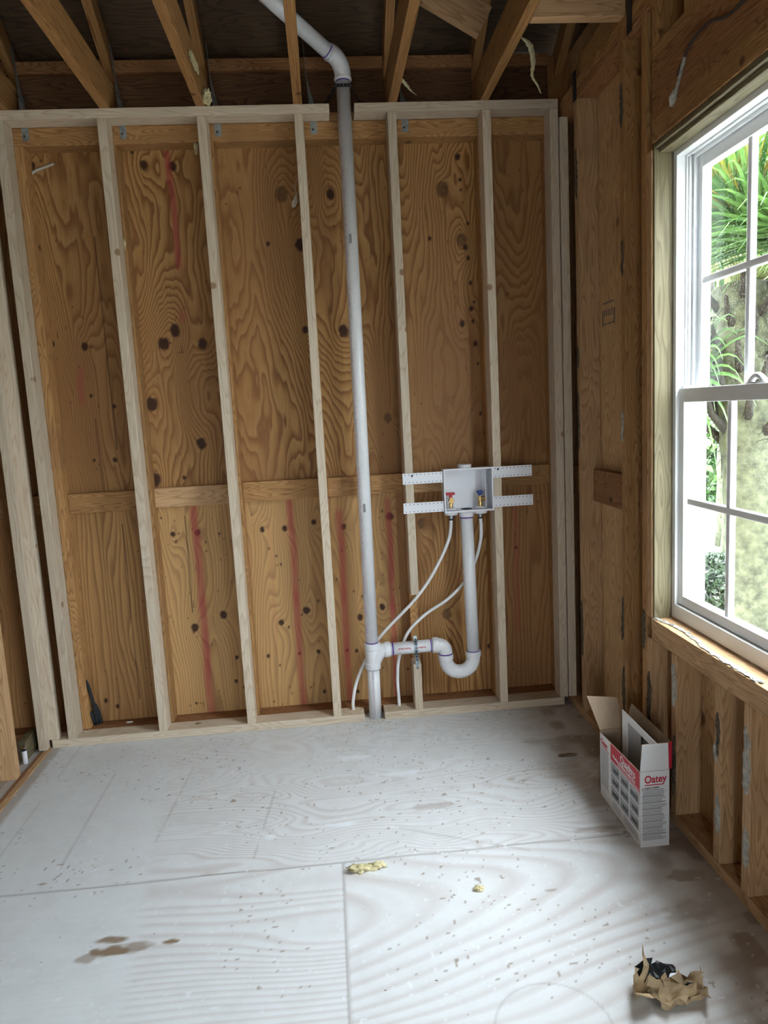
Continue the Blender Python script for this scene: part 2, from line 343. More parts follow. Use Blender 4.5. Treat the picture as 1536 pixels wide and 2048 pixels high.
def floor_mat():
    m, nt, b = new_mat('whitewashed_subfloor'); N = nt.nodes; Lk = nt.links
    b.inputs['Roughness'].default_value = .5; b.inputs['Specular IOR Level'].default_value = .45
    g = attr(N, 'grain'); fr = N.new('ShaderNodeMath'); fr.operation = 'FRACT'; Lk.new(g.outputs['Fac'], fr.inputs[0])
    r = N.new('ShaderNodeValToRGB'); Lk.new(fr.outputs[0], r.inputs[0]); cr = r.color_ramp
    cr.elements[0].color = (.74, .75, .755, 1); cr.elements[1].color = (.72, .73, .735, 1)
    for p, c in [(.4, (.71, .715, .715)), (.72, (.59, .55, .535)), (.88, (.65, .625, .615))]:
        a = cr.elements.new(p); a.color = (*c, 1)
    w = attr(N, 'wash'); m0 = N.new('ShaderNodeMix'); m0.data_type = 'RGBA'; m0.inputs[7].default_value = (.72, .74, .75, 1); Lk.new(w.outputs['Fac'], m0.inputs[0]); Lk.new(r.outputs[0], m0.inputs[6])
    t = N.new('ShaderNodeTexCoord'); n = N.new('ShaderNodeTexNoise'); n.inputs['Scale'].default_value = 9; n.inputs['Detail'].default_value = 8; n.inputs['Roughness'].default_value = .7; Lk.new(t.outputs['Object'], n.inputs['Vector'])
    mr = N.new('ShaderNodeMapRange'); mr.inputs[1].default_value = .45; mr.inputs[2].default_value = .8; mr.inputs[4].default_value = .30; Lk.new(n.outputs['Fac'], mr.inputs[0])
    m1 = N.new('ShaderNodeMix'); m1.data_type = 'RGBA'; m1.inputs[7].default_value = (.46, .43, .41, 1); Lk.new(mr.outputs[0], m1.inputs[0]); Lk.new(m0.outputs[2], m1.inputs[6])
    d = attr(N, 'dirt_shade'); m2 = N.new('ShaderNodeMix'); m2.data_type = 'RGBA'; m2.inputs[7].default_value = (.23, .15, .09, 1); Lk.new(d.outputs['Fac'], m2.inputs[0]); Lk.new(m1.outputs[2], m2.inputs[6])
    s = attr(N, 'seam'); m3 = N.new('ShaderNodeMix'); m3.data_type = 'RGBA'; m3.inputs[7].default_value = (.16, .12, .10, 1); Lk.new(s.outputs['Fac'], m3.inputs[0]); Lk.new(m2.outputs[2], m3.inputs[6])
    sp = attr(N, 'white'); m4 = N.new('ShaderNodeMix'); m4.data_type = 'RGBA'; m4.inputs[7].default_value = (.80, .83, .86, 1); Lk.new(sp.outputs['Fac'], m4.inputs[0]); Lk.new(m3.outputs[2], m4.inputs[6])
    Lk.new(m4.outputs[2], b.inputs['Base Color'])
    rr = N.new('ShaderNodeMapRange'); rr.inputs[3].default_value = .38; rr.inputs[4].default_value = .62; Lk.new(n.outputs['Fac'], rr.inputs[0]); Lk.new(rr.outputs[0], b.inputs['Roughness'])
    return m
M['ply'] = ply_mat(); M['floor'] = floor_mat()

# ------------------------------------------------------------------ SETTING: floor
def smooth(d, r0, r1): return np.clip((r1-d)/(r1-r0), 0, 1)
def build_floor():
    us = np.arange(-1.40, 1.2341, .0058); vs = np.arange(-2.0, .179, .0058)
    U, V = np.meshgrid(us, vs)
    back = V > -1.065; rs = (~back) & (U > 0); ls = (~back) & (U <= 0)
    wx = vnoise(U*2.2, V*5, 3)*.35
    g1 = 12*vnoise(U*1.3+7, V*5.2+wx*3, 1)+5*vnoise(U*3.4, V*12, 2)+V*22
    g2 = 7*vnoise(U*.7+2, V*2.3, 5)+V*22+3*vnoise(U*2.2, V*7, 9)
    # cathedral arches on the right-hand sheet, knot near x .33 y -.98
    arch = 30*np.sqrt(((U+1.3)*.20)**2+(V+1.30-.10*U)**2)+2.2*vnoise(U*1.6, V*5, 11)
    gr = np.where(back, g1, np.where(rs, arch, g2))
    for kx, ky, kr in [(.33, -.98, .05), (-.1, -.92, .09), (.72, -.86, .09)]:
        rr = np.sqrt(((U-kx)/1.8)**2+(V-ky)**2); gr = gr+3.0*np.exp(-(rr/kr)**2)
    bx = -.66+.10*(V+1.0)
    wash = np.clip((-.63-.12*(V+1)-U)*18+.5, 0, 1)*.92
    wash = np.maximum(wash, np.clip((V+.55+.15*vnoise(U*3, V*3, 8))*6, 0, 1)*.6)
    wash = np.maximum(wash, .05+.55*vnoise(U*2.6, V*5, 21))
    wash = np.maximum(wash, np.where(ls, .30, 0)); wash = np.clip(wash, 0, 1)
    seam = np.maximum(smooth(np.abs(V+1.065-.004*vnoise(U*5, V*0, 4)), .001, .0045)*.75, np.where(V < -1.065, smooth(np.abs(U), .001, .0045)*.7, 0))
    seam = np.maximum(seam, smooth(np.abs(U+1.189), .0005, .004)*.4*(V > -1.0)*(vnoise(U*3, V*9, 3) > .3))
    # faint pencil / scuff lines
    for (ax, ay, bx_, by_) in [(-.95, -.25, -.95, -.95), (-.62, -.30, -.66, -.85), (.2, -.9, .62, -1.1), (-.25, -.5, -.3, -1.0)]:
        L = math.hypot(bx_-ax, by_-ay); tx, ty = (bx_-ax)/L, (by_-ay)/L
        s_ = (U-ax)*tx+(V-ay)*ty; dd = np.abs(-(U-ax)*ty+(V-ay)*tx)+.01*np.abs(vnoise(U*8, V*8, 6)-.5)
        seam = np.maximum(seam, smooth(dd, .002, .007)*.28*(s_ > 0)*(s_ < L))
    # pencilled circle at the right front
    rc = np.abs(np.hypot((U-.48), (V+1.78))-.14); seam = np.maximum(seam, smooth(rc, .001, .005)*.25)
    dirt_shade = np.zeros_like(U)
    for x, y, a, b_, s_ in [(-.67, -1.315, .05, .014, .9), (-.725, -1.375, .03, .02, .6), (-.66, -1.36, .065, .022, .95), (-.60, -1.355, .05, .02, .7), (-.50, -1.345, .022, .010, 1), (.884, -1.02, .10, .02, .45), (.95, -.5, .035, .01, .9), (.85, -.35, .05, .03, .35),
                         (.72, -.66, .02, .008, .7), (.62, -1.3, .02, .006, .5), (1.06, -1.3, .08, .03, .6), (1.0, -1.45, .1, .04, .35), (.35, -.78, .10, .02, .35), (-.98, -1.02, .012, .005, .8)]:
        rr = np.sqrt(((U-x)/a)**2+((V-y)/b_)**2)+.7*(vnoise(U*35, V*60, 13)-.5); dirt_shade = np.maximum(dirt_shade, s_*smooth(rr, .7, 1.1))
    edge = np.clip((U-.80)*4, 0, 1)*np.clip(vnoise(U*14, V*14, 14)*2.4-1.0, 0, 1)  # dirty right strip, darkened further with painted shade below the window wall
    dirt_shade = np.maximum(dirt_shade, edge*.75)
    dirt_shade = np.maximum(dirt_shade, np.clip((U-1.03)*14, 0, 1)*.45)
    dirt_shade = np.maximum(dirt_shade, np.clip((-1.27-U)*60, 0, 1)*.55)
    sp = vnoise(U*90, V*90, 31); cl = vnoise(U*4, V*4, 32)
    dirt_shade = np.maximum(dirt_shade, (sp > .93)*(cl > .5)*.7)
    white = np.zeros_like(U)
    for x, y, a, b_ in [(-.005, -.845, .06, .016), (-.252, -.879, .018, .012), (.25, -.52, .09, .02), (.05, -.35, .10, .02)]:
        rr = np.sqrt(((U-x)/a)**2+((V-y)/b_)**2)+.9*(vnoise(U*40, V*40, 17)-.5); white = np.maximum(white, .85*smooth(rr, .6, 1.15))
    white = np.maximum(white, (vnoise(U*70, V*70, 41) > .955)*.7)
    me = grid_mesh('floor', us, vs, lambda u, v: (u, v, np.zeros_like(u)), {'grain': gr, 'wash': wash, 'seam': seam, 'dirt_shade': dirt_shade, 'white': white})
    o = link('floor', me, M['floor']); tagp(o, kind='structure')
build_floor()
plainfloor = simple('plain_subfloor', (.56, .57, .59), rough=.5, noise=.12, nscale=6)
tansub = simple('tan_subfloor', (.44, .36, .27), rough=.8, noise=.2, nscale=12)
def structure(name, boxes, mat, bevel=0):
    bm = bmesh.new()
    for b in boxes: add_box(bm, *b, bevel)
    o = link(name, bm_mesh(bm, name), mat); tagp(o, kind='structure'); return o
structure('floor', [(-1.40, 1.234, -6.7, -2.0, -.02, 0)], plainfloor)
structure('floor', [(-4.6, -1.40, -6.7, .178, -.02, -.001), (-1.40, 1.234, -2.0, .178, -.04, -.003)], tansub)

# ------------------------------------------------------------------ SETTING: back wall sheathing
KN = [(-1.173,2.605,.0153),(-.695,2.597,.0189),(-.57,2.589,.0198),(-.74,2.652,.0099),(-.098,2.455,.0288),(.123,2.451,.0225),(-.027,2.236,.0279),(-.174,2.245,.0099),(-1.034,1.825,.0162),(-.624,1.878,.0261),(-.682,1.82,.0261),(-.506,1.814,.0225),(-.031,1.854,.0153),(.145,1.842,.0252),(-.759,1.552,.0279),(-1.029,1.604,.0081),(-.931,1.549,.0099),(-.551,1.355,.0252),(-1.173,1.842,.0117),(.712,2.596,.0144),(.721,2.495,.0081),(.722,2.451,.0063),(.731,2.396,.0045),(.637,2.458,.0315),(.749,2.303,.0081),(.568,2.242,.0108),(.716,2.23,.027),(.735,2.198,.0126),(.746,2.149,.0099),(.753,2.035,.009),(.767,1.948,.0063),(.753,1.919,.0108),(.707,1.852,.0153),(.759,1.861,.009),(.767,1.755,.0108),(.33,1.429,.0198),(.776,1.663,.0063),(.78,1.427,.009),(-1.047,1.307,.0081),(-.952,1.303,.0117),(-.645,1.203,.0099),(-.779,1.202,.0288),(-.721,.938,.0126),(-.605,.937,.0153),(-.299,.931,.0126),(-.194,.929,.0126),(-.053,.952,.0126),(.089,.92,.0135),(-.518,.525,.0198),(-.659,.473,.0198),(-.117,.517,.0198),(-.242,.465,.0153),(-.471,.306,.0108),(-.485,.186,.009),(-1.064,.108,.0108),(-1.115,.141,.0108),(-.318,.301,.009),(-.072,.304,.0108),(-.166,.301,.009),(-.056,.095,.009),(-.685,.09,.0063),(.47,.91,.0216),(.315,.955,.0198),(.936,.759,.009),(.256,.506,.0153),(.577,.446,.027),(.143,.461,.0153),(.069,.298,.009),(.111,.081,.009),(.786,.263,.0117),(.116,.291,.009)]
BROWN = {(.637, 2.458), (-.098, 2.455), (.716, 2.23), (.33, 1.429), (.47, .91), (.577, .446)}
def build_ply():
    us = np.arange(-1.75, 1.2341, .0052); vs = np.arange(.0, 3.02, .0052)
    U, V = np.meshgrid(us, vs)
    lower = V < 1.115
    pid = np.floor((U+.82)/1.2192)      # sheets 4 ft wide
    g_hi = 15*vnoise(U*4.2+pid*9, V*.75+3, 1)+7*vnoise(U*9, V*1.9, 2)+1.3*vnoise(U*22, V*5, 3)+.5*vnoise(U*60, V*14, 33)+U*10
    g_lo = 8*vnoise(U*6.5+40, V*.8+9, 5)+3.5*vnoise(U*13, V*1.6, 6)+.9*vnoise(U*30, V*5, 7)+U*44
    fast = np.exp(-((U-.02)/.30)**2)*np.exp(-((V-1.9)/.7)**2)*(~lower)
    g = np.where(lower, g_lo, g_hi)+fast*(U*30+V*5)
    K = np.zeros_like(U)
    for x, z, r in KN:
        e = np.sqrt(((U-x))**2+((V-z)/1.25)**2); wob = 1+.35*(vnoise(U*60+x*9, V*60, 19)-.5)
        br = (x, z) in BROWN
        core = smooth(e/(r*wob), .75, 1.05)*(.62 if br else .97)
        K = np.maximum(K, core)
        if r > .012:
            e2 = np.sqrt((U-x)**2+((V-z)/1.9)**2); g = g+(1.0+r*150)*np.exp(-(e2/(r*2.6))**1.3)
    rk = random.Random(77)
    for i in range(46):
        x, z, r = rk.uniform(-.80, .38), rk.uniform(.06, 1.06), rk.uniform(.0035, .007); K = np.maximum(K, smooth(np.hypot(U-x, (V-z)/1.3)/r, .6, 1.2)*.8)
    # splits and small dashes
    K = np.maximum(K, (vnoise(U*75, V*45, 23) > .965)*.55*(vnoise(U*4, V*4, 29) > .45))
    for x, z0, z1 in [(-.95, .04, 1.0), (-.94, 1.35, 2.3), (-.66, .55, 1.02), (-1.02, 1.14, 1.5)]:
        dd = np.abs(U-x-.03*(V-z0)*0-.01*(vnoise(V*2, V*0, 37)-.5)); K = np.maximum(K, smooth(dd, .0008, .004)*.8*(V > z0)*(V < z1)*(vnoise(V*3, V*0, 2) > .25))
    paint = np.zeros_like(U)
    wob = .012*(vnoise(V*5, V*0+1, 51)-.5)
    for x, z0, z1, w, s_ in [(-.612, 0, 1.09, .022, .62), (-.383, 0, 1.05, .012, .4), (-.16, 0, 1.09, .020, .58), (.073, 0, 1.02, .020, .6), (.31, 0, 1.06, .018, .62), (.937, .3, 1.05, .02, .25), (-.586, 1.9, 2.68, .017, .62), (-1.066, 1.55, 1.75, .02, .35), (-.27, .3, 1.0, .01, .12)]:
        dd = np.abs(U-x-wob); m_ = s_*smooth(dd, w*.45, w*1.15)*np.clip((V-z0)*30, 0, 1)*np.clip((z1-V)*30, 0, 1)
        if z0 > 1.8: m_ = m_*np.clip(2.6*vnoise(V*9, V*0, 57)-.25, 0, 1)
        paint = np.maximum(paint, m_*(.75+.5*vnoise(U*30, V*12, 53)))
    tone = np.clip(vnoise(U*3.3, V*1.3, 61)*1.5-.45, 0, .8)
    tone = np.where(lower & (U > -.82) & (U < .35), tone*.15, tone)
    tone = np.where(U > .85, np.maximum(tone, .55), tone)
    seam = np.maximum(smooth(np.abs(V-1.115), .001, .005)*.9, smooth(np.abs(U-.3992), .001, .004)*.8)
    # dark round stains beside old studs
    for x in (-.83, -.42, .38): seam = np.maximum(seam, smooth(np.abs(U-x+.018*0), .004, .02)*.35*(V > 1.115)*(vnoise(V*2.5, V*0+x, 71) > .45))
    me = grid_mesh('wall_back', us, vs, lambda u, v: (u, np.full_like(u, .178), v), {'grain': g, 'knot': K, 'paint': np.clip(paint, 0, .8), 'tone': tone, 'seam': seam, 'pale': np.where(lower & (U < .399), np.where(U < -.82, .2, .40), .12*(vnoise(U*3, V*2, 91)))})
    o = link('wall_back', me, M['ply']); tagp(o, kind='structure')
build_ply()
M['plyplain'] = wood('plain_sheathing', (.44, .26, .12), (.38, .21, .09), (.27, .13, .05), rings=16, stain=.3, staincol=(.2, .1, .05))
structure('wall_back', [(-4.6, -1.75, .17, .19, 0, 3.02), (-1.75, 1.247, .181, .195, -.3, 3.02)], M['plyplain'])
# right sheathing with the window hole and an added one behind the camera (x 1.234 .. 1.247)
WY0, WY1, WZ0, WZ1 = -1.745, -.861, .684, 2.257
VY0, VY1 = -4.35, -3.05
X0, X1 = 1.234, 1.247
M['sheathlight'] = wood('light_sheathing', (.56, .36, .185), (.50, .31, .15), (.34, .19, .085), knot=(.12, .05, .02), rings=22, knots=4, kr=.08)
def vboxes():
    pass
def vert_panel(name, b, mat):
    # grain along z
    x0, x1, y0, y1, z0, z1 = b
    bm = bmesh.new(); add_box(bm, 0, z1-z0, y0, y1, -(x1-x0), 0)
    o = link(name, bm_mesh(bm, name), mat); o.rotation_euler = (0, -PI/2, 0); o.location = (x0, 0, z0); tagp(o, kind='structure'); return o
for b in [(X0, X1, WY1, .19, 0, 3.02), (X0, X1, WY0, WY1, 0, WZ0), (X0, X1, WY0, WY1, WZ1, 3.02), (X0, X1, VY1, WY0, 0, 3.02), (X0, X1, VY0, VY1, 0, WZ0), (X0, X1, VY0, VY1, WZ1, 3.02), (X0, X1, -6.8, VY0, 0, 3.02)]:
    vert_panel('wall_right', b, M['sheathlight'])
# gable triangle above the right wall
bm = bmesh.new()
for x in (X0, X1):
    [bm.verts.new(p) for p in [(x, .19, 3.02), (x, -3.3, 5.2), (x, -6.8, 3.02)]]
bm.verts.ensure_lookup_table(); v = bm.verts
for f in [(0, 1, 2), (5, 4, 3), (0, 3, 4, 1), (1, 4, 5, 2), (2, 5, 3, 0)]: bm.faces.new([v[i] for i in f])
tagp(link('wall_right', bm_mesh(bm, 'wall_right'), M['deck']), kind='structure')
# far left and rear walls, out of view; rear opening added for fill daylight
wallp = simple('bare_wall_board', (.50, .42, .32), rough=.8, noise=.1, nscale=3)
structure('wall_left', [(-4.62, -4.6, -6.8, -3.3, 0, 5), (-4.62, -4.6, -2.5, .19, 0, 5), (-4.62, -4.6, -3.3, -2.5, 0, 5)], wallp)
structure('wall_front', [(-4.62, -1.2, -6.8, -6.78, 0, 3.02), (-.6, 1.247, -6.8, -6.78, 0, 3.02), (-1.2, -.6, -6.8, -6.78, 2.05, 3.02)], wallp)
# roof deck, both slopes, soffit and fascia
def roof_side(y_e, y_r):
    bm = bmesh.new(); z_r = 3.05-.66*(-3.3)+.12; z_e = 3.05-.66*.62+.12
    for dz in (0, .015):
        for p in [(-5.2, y_e, z_e+dz), (1.75, y_e, z_e+dz), (1.75, y_r, z_r+dz), (-5.2, y_r, z_r+dz)]: bm.verts.new(p)
    bm.verts.ensure_lookup_table(); v = bm.verts
    for f in [(0, 3, 2, 1), (4, 5, 6, 7), (0, 1, 5, 4), (1, 2, 6, 5), (2, 3, 7, 6), (3, 0, 4, 7)]: bm.faces.new([v[i] for i in f])
    bmesh.ops.recalc_face_normals(bm, faces=bm.faces)
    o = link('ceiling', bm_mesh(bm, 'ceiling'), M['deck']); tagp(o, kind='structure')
roof_side(.62, -3.3); roof_side(-7.22, -3.3)
structure('trim_1', [(-5.2, 1.75, .60, .62, 2.56, 2.80), (-5.2, 1.75, .195, .60, 2.56, 2.575), (-5.2, 1.75, -7.22, -7.2, 2.56, 2.8), (-5.2, 1.75, -7.2, -6.8, 2.56, 2.575)], M['fascia'])

# ------------------------------------------------------------------ window_1
def window_unit(y0, y1, z0, z1, name, cols=3, detailed=True):
    root = bpy.data.objects.new(name, None); COL.objects.link(root); root.location = (1.215, (y0+y1)/2, z0); tagp(root, kind='structure')
    ox, oy, oz = root.location
    def prt(nm, boxes, mat, par=root, bevel=.002):
        bm = bmesh.new()
        for b in boxes: add_box(bm, b[0]-ox, b[1]-ox, b[2]-oy, b[3]-oy, b[4]-oz, b[5]-oz, bevel)
        return link(nm, bm_mesh(bm, nm), mat, par)
    fw = .045  # frame face
    def ring(xa, xb, a0, a1, b0, b1, w, wb=None, wt=None):
        wb = wb or w; wt = wt or w
        return [(xa, xb, a0, a0+w, b0, b1), (xa, xb, a1-w, a1, b0, b1), (xa, xb, a0+w, a1-w, b0, b0+wb), (xa, xb, a0+w, a1-w, b1-wt, b1)]
    g = .004; a0, a1, b0, b1 = y0+g, y1-g, z0+g, z1-g
    prt('window_frame', ring(1.215, 1.325, a0, a1, b0, b1, .026, .05)+ring(1.245, 1.252, a0+.026, a1-.026, b0+.05, b1-.026, .006)+ring(1.268, 1.278, a0+.026, a1-.026, b0+.05, b1-.026, .010), M['vinyl'])
    zm = 1.46
    # upper (outer) sash
    s0, s1 = a0+.032, a1-.032
    up = prt('upper_sash', ring(1.280, 1.312, s0, s1, zm-.01, b1-.03, .034, .03, .045), M['vinyl'])
    # lower (inner) sash
    lo = prt('lower_sash', ring(1.228, 1.264, s0-.012, s1+.012, b0+.052, zm+.025, .036, .034, .046), M['vinyl'])
    prt('glass_pane', [(1.294, 1.298, s0+.03, s1-.03, zm+.015, b1-.07)], M['glass'], up, 0)
    prt('glass_pane', [(1.244, 1.248, s0+.02, s1-.02, b0+.08, zm-.015)], M['glass'], lo, 0)
    yy0, yy1 = s0+.034, s1-.034; W_ = yy1-yy0
    def munt(x, za, zb, par):
        bx = []
        for k in range(1, cols): yk = yy0+W_*k/cols; bx.append((x-.010, x+.010, yk-.0115, yk+.0115, za, zb))
        zc = (za+zb)/2; bx.append((x-.011, x+.011, yy0, yy1, zc-.0115, zc+.0115))
        prt('muntin_grid', bx, M['vinyl'], par, .004)
    munt(1.296, zm+.018, b1-.073, up); munt(1.246, b0+.085, zm-.02, lo)
    # jamb liner ribs and balance shoe
    prt('jamb_liner', [(1.254, 1.262, a1-.034, a1-.026, zm+.03, b1-.03), (1.266, 1.272, a1-.042, a1-.026, zm+.03, b1-.03)], M['vinyl'], root, .001)
    prt('tilt_latch', [(1.232, 1.262, a1-.044, a1-.03, zm+.026, zm+.034)], M['vinyl'], lo, .001)
    # sash lock: cam with curved lever
    yc = (y0+y1)/2; bm = bmesh.new()
    tube_bm(bm, [(1.246-ox, yc+.042-.008*i-oy, zm+.024+.024*math.sin(PI*i/10)-oz) for i in range(11)], .009, 10)
    add_box(bm, 1.236-ox, 1.26-ox, yc-.05-oy, yc+.05-oy, zm+.024-oz, zm+.030-oz, .002)
    bmesh.ops.recalc_face_normals(bm, faces=bm.faces)
    link('sash_lock', bm_mesh(bm, 'sash_lock'), M['vinyl'], lo)
    bm = bmesh.new(); add_box(bm, 1.247-ox, 1.262-ox, a0-oy, a1-oy, z0-.0-oz+.004, z0+.05-oz, 0); bm.free()
    return root
window_unit(WY0, WY1, WZ0, WZ1, 'window_1')
window_unit(VY0, VY1, WZ0, WZ1, 'added_window', 4)  # unseen window, added so daylight reaches the near floor

# ------------------------------------------------------------------ right wall framing
RX0, RX1 = 1.145, 1.2335
def rstud(y0, y1, z0, z1, label, mat='tan', name='wall_stud', cat='stud', group=None):
    return lumber(name, (RX0, RX1, y0, y1, z0, z1), M[mat], label, cat, group)
rstud(-6.7, .170, 0, .038, 'weathered floor plate running along the window wall', 'tan', 'bottom_plate', 'wall plate')
rstud(-6.7, .085, 2.692, 2.7285, 'lower board of the double top plate over the window wall', 'oldred', 'top_plate', 'wall plate')
rstud(-6.7, .085, 2.729, 2.765, 'upper board of the double top plate over the window wall', 'old', 'top_plate', 'wall plate')
S1 = rstud(-.181, -.143, .038, 2.692, 'brown old stud in window wall nearest the corner, glue down its edge')
S2 = rstud(-.648, -.610, .038, 2.692, 'second brown stud from the corner in window wall, ragged glue on edge', 'old')
S3 = rstud(-.823, -.785, .038, 2.692, 'king stud paired beside the window jamb, next to the far window edge', 'old')
S4 = rstud(-.861, -.8235, .038, .608, 'short trimmer stud under the sill corner at far end of the window', 'tan')
rstud(-.861, -.8235, .684, 2.257, 'trimmer stud between king stud and green window buck', 'tan', 'trimmer_stud')
cr = []
for i, (ya, yb, lab) in enumerate([(-.905, -.868, 'first pale cripple stud below the window sill, beside the king stud'), (-1.046, -1.008, 'cripple stud below sill behind the carton, grey glue smear near its top'), (-1.318, -1.280, 'cripple stud below sill with dark crack and grey glue at its foot'), (-1.468, -1.430, 'cripple stud below sill with two long grey glue patches, nearest in view'), (-1.76, -1.722, 'cripple stud below sill at the near edge of the window')]):
    cr.append(rstud(ya, yb, .038, .608, lab, 'tan', 'cripple_stud'))
for k, (z0, z1, lab, mt) in enumerate([(.608, .6455, 'lower sill board under the window', 'tan'), (.646, .684, 'upper sill board with peeling paint along the window', 'tan')]):
    lumber('window_sill_board', (RX0-.002 if k else RX0, 1.2335, WY0, WY1+.0, z0, z1), M[mt], lab, 'sill')
# header pack
lumber('header_beam', (RX0, 1.183, -1.79, -.8235-.0375, 2.345, 2.525), M['oldred'], 'deep reddish header beam over the window with a dark cable', 'header')
lumber('header_board', (RX0, 1.2335, -1.79, -.861, 2.275, 2.3445), M['old'], 'header board with two dark knots right above the window', 'header')
lumber('header_plate', (RX0, 1.2335, -1.79, -.861, 2.5255, 2.563), M['old'], 'flat board on top of the window header', 'header')
# treated buck around the opening
lumber('window_buck', (1.150, 1.215, WY1-.010, WY1, WZ0, 2.257), M['treated'], 'greenish treated wood jamb beside the window', 'jamb')
lumber('window_buck', (1.150, 1.2335, WY0, WY1, 2.2575, 2.2745), M['treated'], 'greenish treated wood head strip above the window', 'jamb')
lumber('window_stop', (1.165, 1.214, WY0, WY1-.011, 2.243, 2.2570), M['treated'], 'thin greenish strip tight under the head strip of the window', 'jamb')
for i, (ya, yb) in enumerate([(-.899, -.861), (-1.105, -1.067), (-1.50, -1.462)]):
    rstud(ya, yb, 2.5635, 2.692, ['short cripple at the far end above the window header', 'short cripple stud second from far end above the header', 'short cripple stud above the header nearest the camera'][i], 'old', 'cripple_stud')
# let-in blocking
lumber('wall_block', (1.196, 1.2335, -.609, -.182, 1.02, 1.162), M['oldred'], 'reddish brown block between the first two studs of window wall', 'blocking')
lumber('wall_block', (1.196, 1.2335, -.142, .085, 1.02, 1.162), M['oldred'], 'reddish block tucked in the dark corner behind first window wall stud', 'blocking')
lumber('wall_block', (1.196, 1.2335, -.784, -.649, 1.02, 1.155), M['oldred'], 'narrow reddish block between second stud and king stud', 'blocking')

def glue_patch(parent, y, z0, z1, w, mat, side='x', seed=0, x=RX0, thick=.006):
    """ragged ridge of adhesive on the narrow edge (facing -x) of a stud"""
    rnd = random.Random(seed); bm = bmesh.new(); n = max(6, int((z1-z0)/.014)); rows = []
    for i in range(n+1):
        t = i/n; zz = z0+(z1-z0)*t; ww = w*(math.sin(PI*min(max(t, .04), .96))**.45)*(.7+.5*rnd.random()); cy = y+(rnd.random()-.5)*w*.35
        row = []
        for k in range(5):
            s = k/4*2-1; h = thick*(1-s*s)*(.5+.8*rnd.random()) if 0 < i < n else 0
            row.append(bm.verts.new((x-.0005-h, cy+s*ww/2, zz+(rnd.random()-.5)*.003)))
        rows.append(row)
    for i in range(n):
        for k in range(4): bm.faces.new((rows[i][k], rows[i+1][k], rows[i+1][k+1], rows[i][k+1]))
    me = bm_mesh(bm, 'adhesive_patch'); o = link('adhesive_patch', me, mat, parent)
    o.matrix_parent_inverse = parent_world(parent).inverted()
    o['label'] = 'dried ragged adhesive'
    return o
def parent_world(p):
    return Matrix.LocRotScale(p.location, p.rotation_euler, (1, 1, 1))
sd = 1
for st, y, z0, z1, w, mt in [(S1, -.162, .30, .56, .026, 'darkglue'), (S1, -.162, 1.60, 1.70, .014, 'darkglue'), (S1, -.168, 2.30, 2.50, .024, 'darkglue'), (S1, -.16, 1.25, 1.5, .012, 'darkglue'),
                         (S2, -.628, 2.41, 2.56, .026, 'darkglue'), (S2, -.63, 1.90, 2.03, .014, 'darkglue'), (S2, -.62, 1.30, 1.42, .02, 'glue'), (S2, -.615, .52, .70, .022, 'darkglue'), (S2, -.622, .20, .42, .026, 'darkglue'),
                         (S3, -.80, .55, .70, .03, 'darkglue'), (S4, -.842, .22, .48, .034, 'darkglue'),
                         (cr[1], -1.027, .425, .575, .034, 'glue'), (cr[1], -1.03, .10, .32, .022, 'darkglue'), (cr[2], -1.30, .38, .52, .02, 'darkglue'), (cr[2], -1.292, .36, .43, .026, 'glue'), (cr[2], -1.303, .135, .26, .03, 'glue'), (cr[3], -1.448, .34, .54, .036, 'glue'), (cr[3], -1.45, .12, .24, .034, 'glue')]:
    glue_patch(st, y, z0, z1, w, M[mt], seed=sd); sd += 1
# peeling paint along the sill top
bm = bmesh.new(); rnd = random.Random(5)
for i in range(240):
    t = rnd.random(); yy = -.87-.62*t; xx = 1.150+.012*rnd.random()+.022*max(0, math.sin(t*6.0)); s = .003+.006*rnd.random(); a = rnd.random()*6.3; z = .6852
    pts = [(xx+s*math.cos(a+k*2*PI/5)*(.6+.6*rnd.random()), yy+1.6*s*math.sin(a+k*2*PI/5), z+.003*rnd.random()) for k in range(5)]
    vs = [bm.verts.new(p) for p in pts]; c = bm.verts.new((xx, yy, z+.004*rnd.random()))
    for k in range(5): bm.faces.new((vs[k], vs[(k+1) % 5], c))
tagp(link('paint_flakes', bm_mesh(bm, 'paint_flakes'), M['glue']), 'pale peeling flakes scattered along the window sill edge', 'flakes', kind='stuff')
# inspection stamp on the sheathing
bm = bmesh.new(); x = 1.2325
for y, z, a, b_ in [(-.217, 1.80, .004, .062), (-.337, 1.80, .004, .062), (-.277, 1.775, .060, .004), (-.277, 1.86, .060, .004)]+[(-.235-.02*i, 1.82, .0025, .028) for i in range(5)]:
    add_box(bm, x, x+.0012, y-a, y+a, z-b_*.5, z+b_*.5)
tagp(link('lumber_stamp', bm_mesh(bm, 'lumber_stamp'), M['p_dark']), 'dark ink stamp with upright bars on the sheathing between window wall studs', 'stamp')
# dark cable over the header and pale string on it
tube_h = tube('electric_cable', crv([(1.14, -1.04, 2.405), (1.139, -1.12, 2.455), (1.139, -1.22, 2.46), (1.139, -1.32, 2.43), (1.139, -1.47, 2.44), (1.139, -1.6, 2.50)]), .004, M['cable'], seg=8)
tagp(tube_h, 'thin dark cable arching over the window header', 'cable')
bm = bmesh.new(); tube_bm(bm, crv([(1.14, -1.085, 2.435), (1.14, -1.05, 2.385), (1.14, -1.02, 2.345)]), .0055, 8); tube_bm(bm, [(1.139, -1.03, 2.37), (1.139, -1.018, 2.35), (1.139, -1.005, 2.332)], [.006, .014, .005], 8)
bmesh.ops.recalc_face_normals(bm, faces=bm.faces)
tagp(link('adhesive_drip', bm_mesh(bm, 'adhesive_drip'), M['glue']), 'grey drip shaped like a spoon on the header above the window', 'drip')

